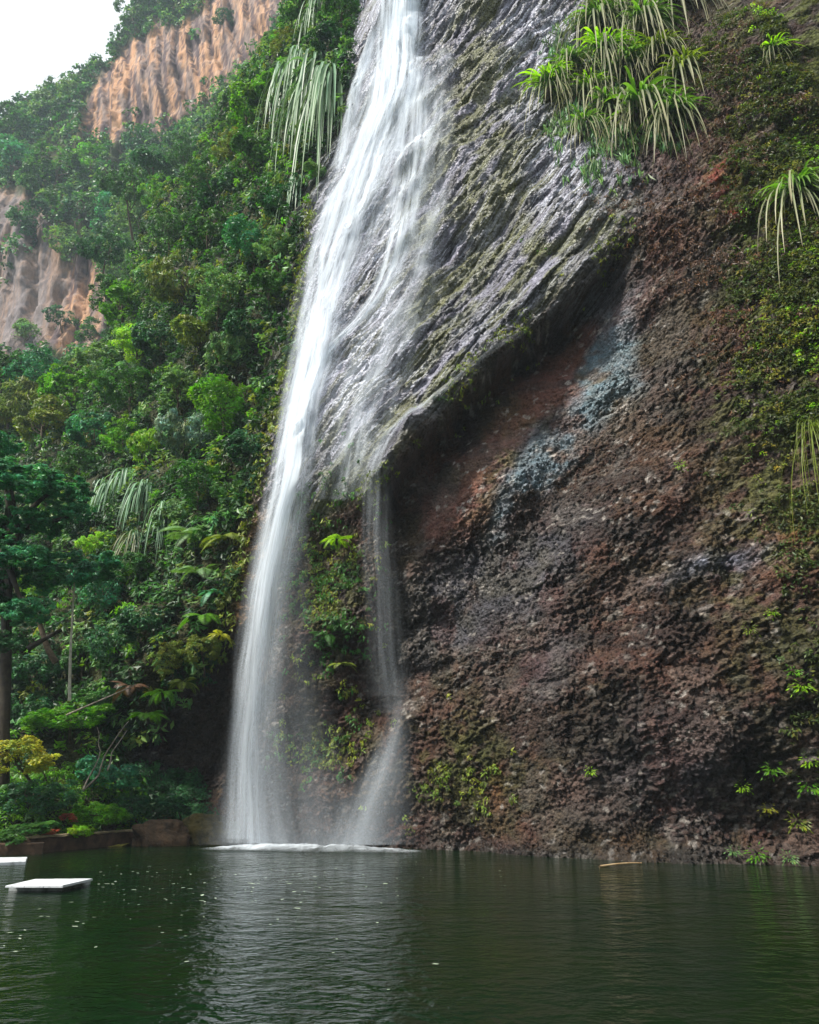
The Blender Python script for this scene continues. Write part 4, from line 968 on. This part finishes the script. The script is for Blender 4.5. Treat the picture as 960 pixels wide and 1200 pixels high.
for u_, v_, s_, lab in [
 (645,98,2.1,'leftmost bright pandan tuft of the group hanging over the slab'),
 (668,78,1.8,'pandan tuft just right of the leftmost one over the slab'),
 (690,105,1.7,'pandan tuft below and between the two leftmost bright ones'),
 (708,60,2.3,'bright green pandan tuft in the middle of the hanging group'),
 (685,150,1.7,'pandan tuft with thin pale blades at the bottom left of the group'),
 (700,22,2.2,'pandan tuft above the middle one near the picture top'),
 (722,-5,2.3,'pandan tuft with bright top at the upper picture edge'),
 (755,28,2.4,'pandan tuft with long arching blades near the upper picture edge'),
 (792,-12,2.6,'pandan tuft with long white blades hanging from the top edge'),
 (738,78,2.3,'pale bladed pandan tuft in the thick of the hanging group'),
 (772,62,1.9,'pandan tuft half hidden behind the pale bladed one'),
 (800,85,2.0,'dark green pandan tuft on the right side of the group'),
 (715,125,1.9,'pandan tuft left above the largest one'),
 (752,128,2.8,'largest and lowest pandan tuft with a wide skirt of drooping blades'),
 (790,132,1.8,'pandan tuft squeezed against the right flank of the largest one'),
 ]:
    strap_plant(u_, v_, s_, lab, tint='olive' if 'dark green' in lab or 'hidden' in lab else ('lime' if 'leftmost bright' in lab or 'middle of' in lab else 'pandan'), off=0.7 + (_pid[0] * 37 % 10) * .06, drysc=.85 + (_pid[0] * 53 % 10) * .04, sq=.9 + (_pid[0] * 31 % 10) * .03)
strap_plant(936, 222, 1.7, 'single pandan with long straw-coloured blades at the right picture edge', off=0.7, tint='pandan', drysc=1.25)
undergrowth('moss_plants', 9000, (6.5, 16), (2.0, 36), F, lambda x, y, z, u, v, n: np.clip(sm(u, 860, 950) * sm(-v, -620, -400) * 0.6 + blob(u, v, 945, 400, 30, 40), 0, 1) * sm(fbm(x * 0.9, z * 0.9, seed=178), 0.5, 0.62), 0.11, 13, (0.1, 0.24), 0.4, 'lime', 142, label='bright lime plants here and there along the right edge of the rock wall', off=0.09)
strap_plant(952, 500, 0.9, 'fine bladed hanging grass tuft at the right picture edge', greens=None, dries=G4, off=0.3, name='hanging_grass', cat='grass tuft', drysc=1.6)
strap_plant(905, 60, 1.2, 'grass-like tuft with pale blades below the top right corner', off=0.4, drysc=.7)
for u_, v_, s_, lab in [
 (335,88,3.1,'leftmost silvery blade plant at the top of the slope'),
 (352,72,3.3,'second silvery blade plant from the left at the slope top'),
 (372,82,4.2,'silvery blade plant with the longest hanging blades'),
 (390,95,3.6,'silvery blade plant closest to the left strand of the fall'),
 (360,105,3.0,'silvery blade plant in the middle of the dense hanging group'),
 (372,8,2.4,'small silvery blade plant at the top picture edge'),
 (350,215,2.0,'pale blade plant low under the silvery group'),
 ]:
    strap_plant(u_, v_, s_, lab, greens=G3, dries=G5, off=1.6, drysc=.9, sq=1.3)
for u_, v_, s_, lab in [
 (128,572,2.2,'leftmost striped blade plant on the lower slope'),
 (148,560,2.4,'tall striped blade plant second from the left on the lower slope'),
 (172,572,2.2,'striped blade plant with stiff pale blades on the lower slope'),
 (192,598,1.8,'striped blade plant furthest right on the lower slope'),
 (158,628,1.3,'small blade plant with orange withered leaves on the lower slope'),
 ]:
    strap_plant(u_, v_, s_, lab, greens=G3, dries=G2 if 'orange' in lab else None, off=1.6, sq=1.15)

def frond_proto(seed, name='frond', n=34, droop=0.9, w=0.24):
    g = np.random.default_rng(seed); acc = Acc(); t = np.linspace(0.08, 1, n)
    P = np.stack([t * (1 - .15 * t), 0 * t, 0.55 * t - droop * t ** 2 * 0.75], 1); T_ = unit(np.gradient(P, axis=0))
    sd = np.array([0, 1.0, 0]) + 0 * P; nn = np.cross(T_, sd)
    nn[:, :] = nn * np.sign(nn[:, 2:3] + 1e-6)
    for sg in (1, -1):
        ln = w * np.sin(np.pi * (t * 0.92 + 0.06)) ** 0.7 + 0.02
        D = unit(sd * sg + T_ * 0.35 - nn * 0.25)
        acc.leaves(P + D * ln[:, None] * .5, nn + g.normal(size=P.shape) * .1, D, ln, 0.14, rcol(n, g, .7, 1.3, .05), 0.05)
    for i in range(n - 1):
        V = np.stack([P[i] + sd[i] * .008, P[i] - sd[i] * .008, P[i + 1] - sd[i] * .006, P[i + 1] + sd[i] * .006]); acc.add(V, np.array([[0, 1, 2], [0, 2, 3]]), np.ones((4, 3)) * .7)
    return acc.build(name, TINT['mid'])
FR = [frond_proto(5), frond_proto(6, droop=1.2), frond_proto(7, droop=0.6)]
def fern(u, v, size, tint, label, n=9, trunk=1.2, off=0.6, cat='tree fern', name='tree_fern', tilt=0.0, Y=None):
    _pid[0] += 1; sd = _pid[0]; g = random.Random(sd)
    top = S(u, v, off) if Y is None else at(u, v, Y)
    base = S(u, v, 0) + Vector((0, 0, -trunk)) if Y is None else top + Vector((0, .3, -trunk))
    root = link(bpy.data.objects.new(name, None)); root.location = base
    for i in range(n):
        fo = ob('frond', FR[(sd + i) % 3], root); fo.location = top - base
        s = size * g.uniform(.8, 1.15); fo.scale = (s, s, s); fo.rotation_euler = (g.uniform(-.2, .2), g.uniform(-.15, .35), 6.283 * i / n + g.uniform(-.25, .25)); with_tint(fo, tint)
    ob('trunk' if cat == 'tree fern' else 'stem', tubes_mesh('trunk', [(bend_path(Vector((0, 0, 0)), top - base, 5, 0.04, sd), np.linspace(.13, .1, 6) * size * .5)], M_DARKBARK), root)
    return tag(root, label, cat)
fern(232,628,2.1,'grey','pale green tree fern with long fronds sweeping left on the slope')
fern(268,632,1.6,'olive','olive tree fern with curled fronds near the fall edge')
fern(238,672,1.7,'grey','pale drooping tree fern under the two larger tree ferns')
fern(252,695,1.1,'blue','small bluish fern with broad fronds at the overhang',trunk=.3,cat='fern',name='fern')
fern(238,722,1.3,'bright','bright green fern hanging above the overhang',trunk=.3,cat='fern',name='fern')
fern(215,800,.95,'olive','olive fern drooping from the lip of the overhang',trunk=.3,cat='fern',name='fern',Y=34.0)
fern(190,812,1.0,'bright','bright green fern at the left end of the overhang lip',trunk=.3,cat='fern',name='fern',Y=34.2)
fern(172,838,1.1,'bright','lowest bright green fern reaching left over the dark hollow',trunk=.3,cat='fern',name='fern',Y=34.4)
fern(152,805,1.0,'brownish','withered brown fern under the leaning pole',trunk=.3,cat='fern',name='fern',Y=35.0)
fern(258,745,.75,'yellow','yellowish fern close to the fall at the overhang edge',trunk=.3,cat='fern',name='fern')
fern(395,632,0.9,'lime','small lime fern at the top of the mossy pillar between falls',trunk=.2,cat='fern',name='fern',off=.35)
fern(385,745,0.9,'mid','green fern halfway down the mossy pillar between falls',trunk=.2,cat='fern',name='fern',off=.35)
fern(402,780,0.8,'olive','olive fern at the foot of the mossy pillar between falls',trunk=.2,cat='fern',name='fern',off=.35)

# small leafy plants on the right-hand wall
def sprig_proto(seed):
    g = np.random.default_rng(seed); acc = Acc(); n = 26
    n = 60; a = g.uniform(0, 6.28, n); el = g.uniform(-.6, 1.1, n); r = g.uniform(.3, 1, n)
    D = np.stack([np.cos(a) * np.cos(el), np.sin(a) * np.cos(el) - .5, np.sin(el) * .7], 1); D = unit(D); P = D * r[:, None] * .75
    acc.leaves(P, np.tile([0, -.4, 1.0], (n, 1)) + g.normal(size=(n, 3)) * .4, D + [0, 0, -.5], g.uniform(.16, .36, n), .36, rcol(n, g, .5, 1.3, .1))
    return acc.build('leaves', TINT['lime'])
SPR = [sprig_proto(i) for i in (1, 2, 3)]
for u_, v_, s_, tn, lab in [
 (905,905,.42,'bright','small bright plant low on the right wall left of the edge cluster'),
 (948,925,.5,'bright','bright leafy plant low at the right picture edge'),
 (950,895,.35,'lime','lime plant just above the low one at the right edge'),
 (940,808,.42,'lime','lime plant at the right edge about mid wall'),
 (930,790,.3,'bright','small bright plant above the lime mid-wall one'),
 (872,925,.28,'lime','tiny lime plant on the dark lower wall'),
 (900,950,.3,'yellow','yellowish plant above the waterline on the right'),
 (935,968,.42,'olive','olive arching plant near the right waterline'),
 (888,1005,.4,'bright','green plant at the waterline on the right'),
 (860,1000,.28,'grey','pale thin plant at the waterline left of the green one'),
 (925,1008,.3,'grey','pale plant at the waterline in the right corner'),
 (880,740,.3,'olive','small olive plant in the middle of the right wall'),
 (905,720,.25,'lime','tiny lime plant by the middle of the right wall'),
 (692,906,.25,'lime','tiny lime plant on the lower wall near the orange stain'),
 (798,547,.25,'lime','single tiny lime plant in the pebbly middle wall'),
 (865,180,.4,'mid','green plant above the orange stained patch'),
 (870,300,.5,'grey','pale green plant below the orange stained patch'),
 (640,300,.4,'bright','bright plant on the shaded part of the slab edge'),
 (515,470,.45,'mid','small green plant on the lip of the tilted slab'),
 (485,520,.4,'olive','olive tuft hanging at the low end of the slab lip'),
 (617,285,.3,'bright','small bright plant on the slab above the lip'),
 ]:
    _pid[0] += 1; p = S(u_, v_, 0.12); w_ = S(u_, v_, -0.05)
    root = link(bpy.data.objects.new('wall_plant', None)); root.location = w_
    o = ob('leaves', SPR[_pid[0] % 3], root); o.location = p - w_; o.scale = (s_ * 1.35,) * 3; with_tint(o, tn)
    ob('stem', tubes_mesh('stem', [(bend_path(Vector((0, 0, -.1)), p - w_, 3, 0.1, _pid[0]), [.02, .018, .015, .012])], M_BARK), root)
    tag(root, lab, 'plant')
M_BARK2 = mat_plain('weathered bare wood', lin(96, 88, 76), lin(150, 142, 128), 8.0, 0.85, 0.01)
# ------------------------------------------------------------------ branches, pole, wall, slabs, stones, floating leaves
def thing_tubes(name, tubes, mat, label, cat, part=None):
    o = ob(name, tubes_mesh(name, tubes, mat)); 
    return tag(o, label, cat)
thing_tubes('bare_branch', [(bend_path(at(98,925,32.4), at(118,880,32.4), 5, .05, 1), np.linspace(.035, .022, 6)), (bend_path(at(118,880,32.4), at(114,852,32.4), 5, .08, 2), np.linspace(.022, .01, 6))], M_BARK2, 'crooked bare branch standing left of the paired ones on the bank', 'branch')
thing_tubes('bare_branch', [(bend_path(at(98,926,32.2), at(116,908,32.2), 4, .05, 3), np.linspace(.045, .035, 5)), (bend_path(at(116,908,32.2), at(126,880,32.2), 4, .04, 4), np.linspace(.032, .026, 5)), (bend_path(at(126,880,32.2), at(151,845,32.2), 5, .02, 5), np.linspace(.026, .016, 6))], M_BARK2, 'long pale bare branch leaning right over the bank', 'branch')
thing_tubes('bare_branch', [(bend_path(at(126,903,32.0), at(131,882,32.0), 4, .03, 6), np.linspace(.032, .026, 5)), (bend_path(at(131,882,32.0), at(149,856,32.0), 4, .02, 7), np.linspace(.022, .014, 5))], M_BARK2, 'short pale bare branch right of the long leaning one', 'branch')
thing_tubes('leaning_pole', [(bend_path(at(78,838,34.5), at(160,802,34.0), 6, .006, 8), np.linspace(.045, .025, 7))], M_BARK2, 'long thin pale pole leaning across the slope above the bank', 'pole')
thing_tubes('fallen_tree', [(bend_path(at(46,728,32.9), at(66,776,33.1), 6, .03, 9), np.linspace(.1, .14, 7))], M_BARK, 'leaning bare trunk left of the slender pale tree', 'dead tree')
thing_tubes('fallen_tree', [(bend_path(at(34,760,32.8), at(72,738,32.6), 6, .05, 10), np.linspace(.13, .07, 7))], M_DARKBARK, 'dark bough crossing the leaning trunk on the left', 'dead tree')
p1 = S(196, 308, 2.0); p2 = S(255, 352, 1.8)
thing_tubes('bare_branch', [(bend_path(p1, p2, 6, .03, 11), np.linspace(.08, .22, 7)), (bend_path(p1.lerp(p2, .4), p1 + Vector((1.5, 0, .8)), 4, .05, 12), np.linspace(.08, .03, 5))], M_DARKBARK, 'bare dark branch slanting across the middle of the near slope', 'branch')
# low wall on the left shore
def prism(name, poly_top, z0, z1, mat, jit=0.01, seg=14, th=.3, seed=0):
    """wall along a ground line of points (x, y), thickness th, bevelled top"""
    P = np.array(poly_top, float); d = np.r_[0, np.cumsum(np.hypot(*np.diff(P, axis=0).T))]; s = np.linspace(0, d[-1], seg)
    X, Yy = np.interp(s, d, P[:, 0]), np.interp(s, d, P[:, 1]); T_ = unit(np.stack([np.gradient(X), np.gradient(Yy)], 1)); Nn = np.stack([-T_[:, 1], T_[:, 0]], 1)
    g = np.random.default_rng(seed); b = .03
    prof = [(-th / 2, z0), (-th / 2, z1 - b), (-th / 2 + b, z1), (th / 2 - b, z1), (th / 2, z1 - b), (th / 2, z0)]
    V = []
    for i in range(seg):
        for (o, zz) in prof:
            V.append((X[i] + Nn[i, 0] * o + g.normal(0, jit), Yy[i] + Nn[i, 1] * o + g.normal(0, jit), zz + g.normal(0, jit * .7) * (zz > 0)))
    m_ = len(prof); F_ = []
    for i in range(seg - 1):
        for j in range(m_ - 1): F_.append((i * m_ + j, (i + 1) * m_ + j, (i + 1) * m_ + j + 1, i * m_ + j + 1))
    F_ += [(0, 1, 4, 5), (1, 2, 3, 4)]; e = (seg - 1) * m_; F_ += [(e + 5, e + 4, e + 1, e), (e + 4, e + 3, e + 2, e + 1)]
    return mesh_np(name, V, F_, mat, False)
M_WALLS = mat_plain('stained brown concrete', lin(46, 36, 28), lin(92, 72, 56), 2.5, 0.9, 0.03)
M_WHITE = mat_plain('weathered white paint', lin(120, 126, 124), lin(206, 210, 214), 4.0, 0.6, 0.015, spread=(0.30, 0.5))
wA, wB, wC = at(-60, 1004, 27.0), at(30, 1000.5, 28.4), at(158, 988, 33.4)
lw = tag(link(bpy.data.objects.new('low_wall', None)), 'low brown concrete wall along the left shore of the pool', 'wall')
ob('wall', prism('wall', [(wB.x, 28.4), ((wB.x + wC.x) / 2, 30.8), (wC.x, 33.4)], -1.5, .46, M_WALLS, .012, 24, .32, 1), lw)
ob('coping', prism('coping', [(wB.x + .02, 28.38), ((wB.x + wC.x) / 2 + .02, 30.78), (wC.x, 33.38)], .462, .53, mat_plain('pale worn coping', lin(96, 84, 64), lin(140, 126, 98), 3, .9, .02), .01, 24, .38, 2), lw)
lw2 = tag(ob('low_wall', prism('low_wall', [(-22, 26.2), (wB.x + .6, 28.3)], -1.5, .34, M_WALLS, .012, 16, .3, 3)), 'lower stepped length of concrete wall at the left picture edge', 'wall')
gs_n = 60
tt = np.linspace(0, 1, gs_n)[:, None]; aa = np.linspace(0, 1, 8)[None, :]
gxx = (-18 + (wC.x + 18) * tt) + 0 * aa; gyy = (26.6 + 6.9 * tt) - 1.7 * aa; gz_ = .10 - .12 * aa ** 1.5 + .05 * (fbm(gxx * 3, gyy * 3, seed=500) - .5)
tag(ob('gravel', mesh_np('gravel', np.stack([gxx, gyy, gz_ + 0 * gxx], -1).reshape(-1, 3), grid_faces(gs_n, 8), mat_plain('yellow algae gravel', lin(100, 92, 30), lin(170, 160, 70), 7, .9, .05))), kind='structure')

def slab_box(name, corners, z0, z1, mat, parent=None, b=.02):
    """a slab over four ground corners (x, y), bevelled"""
    c = np.array(corners, float); cen = c.mean(0)
    inn = c + unit(cen - c) * b
    V = [(*p, z0) for p in c] + [(*p, z1 - b) for p in c] + [(*p, z1) for p in inn]
    F_ = [(0, 3, 2, 1)] + [(i, (i + 1) % 4, 4 + (i + 1) % 4, 4 + i) for i in range(4)] + [(4 + i, 4 + (i + 1) % 4, 8 + (i + 1) % 4, 8 + i) for i in range(4)] + [(8, 9, 10, 11)]
    return ob(name, mesh_np(name, V, F_, mat, False), parent)
def gp(u, v, h=0.0):
    dx, dy, dz = ray(u, v); t = (h - CAMH) / dz; return (dx * t, dy * t)
plat = tag(link(bpy.data.objects.new('floating_platform', None)), 'larger flat white platform floating by the left shore', 'platform')
plat.location = (*gp(55, 1040), 0)
def rel(lst): return [(a - plat.location.x, b - plat.location.y) for a, b in lst]
slab_box('float', rel([gp(10, 1044), gp(73, 1044), gp(106, 1036), gp(43, 1036)]), -.06, .10, mat_plain('stained grey float', lin(96, 104, 100), lin(190, 194, 196), 3, .7, .01), plat)
for i_ in range(3):
    f0, f1_ = i_ / 3 + .006, (i_ + 1) / 3 - .006
    A_, B_, C_, D_ = [np.array(gp(*k_)) for k_ in ((6, 1038.5, .13), (74, 1038.5, .13), (109, 1030.5, .13), (41, 1030.5, .13))]
    slab_box('deck_board', rel([tuple(A_ + (B_ - A_) * f0), tuple(A_ + (B_ - A_) * f1_), tuple(D_ + (C_ - D_) * f1_), tuple(D_ + (C_ - D_) * f0)]), .102, .14 + .004 * i_, M_WHITE, plat, .012)
sb = slab_box('stone_slab', [gp(-20, 1015), gp(30, 1013), gp(32, 1008), gp(-20, 1009)], -.1, .09, M_WHITE)
tag(sb, 'smaller white slab at the foot of the low wall', 'slab')
# algae shallows under the platform
sx_, sy_ = np.meshgrid(np.linspace(-11.5, -5.5, 40), np.linspace(15.2, 19.5, 30))
sz_ = .035 - .07 * np.clip(((sx_ + 9.2) / 1.7) ** 2 + ((sy_ - 16.75) / .55) ** 2, 0, 4) + .03 * (fbm(sx_ * 3, sy_ * 3, seed=510) - .5)
tag(ob('mud', mesh_np('mud', np.stack([sx_, sy_, sz_], -1).reshape(-1, 3), grid_faces(30, 40), mat_plain('green algae', lin(60, 84, 20), lin(120, 140, 40), 5, .8, .03))), kind='structure')

def boulder(c, r, sq, label, mat, seed):
    n, m_ = 90, 60; th_ = np.linspace(0, 2 * np.pi, n, endpoint=False); ph = np.linspace(0, np.pi, m_)
    TH_, PH = np.meshgrid(th_, ph); d = np.stack([np.cos(TH_) * np.sin(PH), np.sin(TH_) * np.sin(PH), np.cos(PH)], -1)
    k = 1 + .9 * (fbm(d[..., 0] * 1.5 + 5, d[..., 1] * 1.5 + 5, d[..., 2] * 1.5 + 5, o=4, seed=seed) - .5)
    k = k[..., None]; V = (np.sign(d) * np.abs(d) ** .75 * k * r * np.array(sq)).reshape(-1, 3)
    i = np.arange(m_ - 1)[:, None] * n; j = np.arange(n)[None, :]; jj = (j + 1) % n
    F_ = np.stack([i + j, i + n + j, i + n + jj, i + jj], -1).reshape(-1, 4)
    o = ob('boulder', mesh_np('boulder', V, F_, mat)); o.location = c; return tag(o, label, 'boulder')
M_RED = mat_plain('reddish brown stone', lin(46, 38, 28), lin(92, 72, 52), 3.0, .85, .2)
M_MOSSY = mat_plain('mossy brown stone', lin(44, 42, 18), lin(84, 74, 36), 3.2, .9, .2)
c = at(190, 990, 32.8); boulder((c.x, c.y, .1), 1.0, (1.2, .8, .75), 'reddish brown boulder at the end of the low wall', M_RED, 1)
c = at(245, 990, 33.2); boulder((c.x, c.y, .1), 1.0, (1.15, .7, .9), 'mossy brown boulder just left of the waterfall foot', M_MOSSY, 2)
c = at(165, 990, 33.4); boulder((c.x, c.y, .0), .5, (1.1, .8, .9), 'small brown boulder touching the end of the low wall', M_RED, 3)
a1, b1 = gp(703, 1015, .03), gp(752, 1011.5, .03)
thing_tubes('floating_stick', [(bend_path(Vector((*a1, .02)), Vector((*b1, .03)), 6, .01, 20), np.linspace(.035, .02, 7))], mat_plain('bleached wood', lin(150, 120, 84), lin(196, 170, 130), 5, .8, .01), 'pale stick lying on the water at the foot of the right wall', 'stick')
# leaves adrift on the pool
def petal():
    V = [(-.5, 0, 0), (-.2, -.28, .05), (.25, -.22, .04), (.5, 0, .08), (.25, .22, .05), (-.2, .28, .06), (0, 0, -.01)]
    return mesh_np('floating_leaf', np.array(V), [(6, i, (i + 1) % 6) for i in range(6)], M_PETAL)
M_PETAL = mat_plain('pale dry leaf', lin(120, 140, 110), lin(190, 200, 180), 9, .6, .01)
pm = petal(); g = random.Random(5); placed = 0
while placed < 170:
    if g.random() < .62: x_, y_ = g.gauss(-6.4, 2.4), g.gauss(18.0, 3.2)
    elif g.random() < .7: x_, y_ = g.uniform(-9, 0), g.uniform(9.5, 24)
    else: x_, y_ = g.uniform(-6, 3), g.uniform(10, 28)
    pu, pv = project(np.array([x_]), np.array([y_]), np.array([0.0]))
    if not (0 < pu[0] < 700 and 1010 < pv[0] < 1195) or y_ > 29 or (y_ > 24 and x_ < -9): continue
    if pu[0] < 115 and pv[0] < 1055: continue
    o = bpy.data.objects.new('floating_leaf', pm); link(o); s = g.uniform(.035, .085) * (1 if g.random() < .85 else 1.6)
    o.location = (x_, y_, .012); o.scale = (s * g.uniform(.8, 1.5), s, s); o.rotation_euler = (0, 0, g.uniform(0, 6.28))
    tag(o, 'small pale leaf floating on the dark pool water', 'leaf', 'leaves floating on the pool'); placed += 1
# ------------------------------------------------------------------ haze of the valley air
def haze_box():
    x0, x1, y0, y1, z0, z1 = -640, 640, -640, 640, -3.2, 262
    V = [(a, b, c) for a in (x0, x1) for b in (y0, y1) for c in (z0, z1)]
    Fc = [(0, 1, 3, 2), (4, 6, 7, 5), (0, 4, 5, 1), (2, 3, 7, 6), (0, 2, 6, 4), (1, 5, 7, 3)]
    m = bpy.data.materials.new('thin blue valley haze'); m.use_nodes = True; nt = m.node_tree; nt.nodes.clear()
    out = nt.nodes.new('ShaderNodeOutputMaterial'); pv = nt.nodes.new('ShaderNodeVolumePrincipled')
    pv.inputs['Color'].default_value = (0.72, 0.86, 1.0, 1); pv.inputs['Density'].default_value = HAZE
    nt.links.new(pv.outputs[0], out.inputs['Volume'])
    return ob('haze', mesh_np('haze', V, Fc, m, False))
HAZE = 0.0004
tag(haze_box(), kind='stuff')
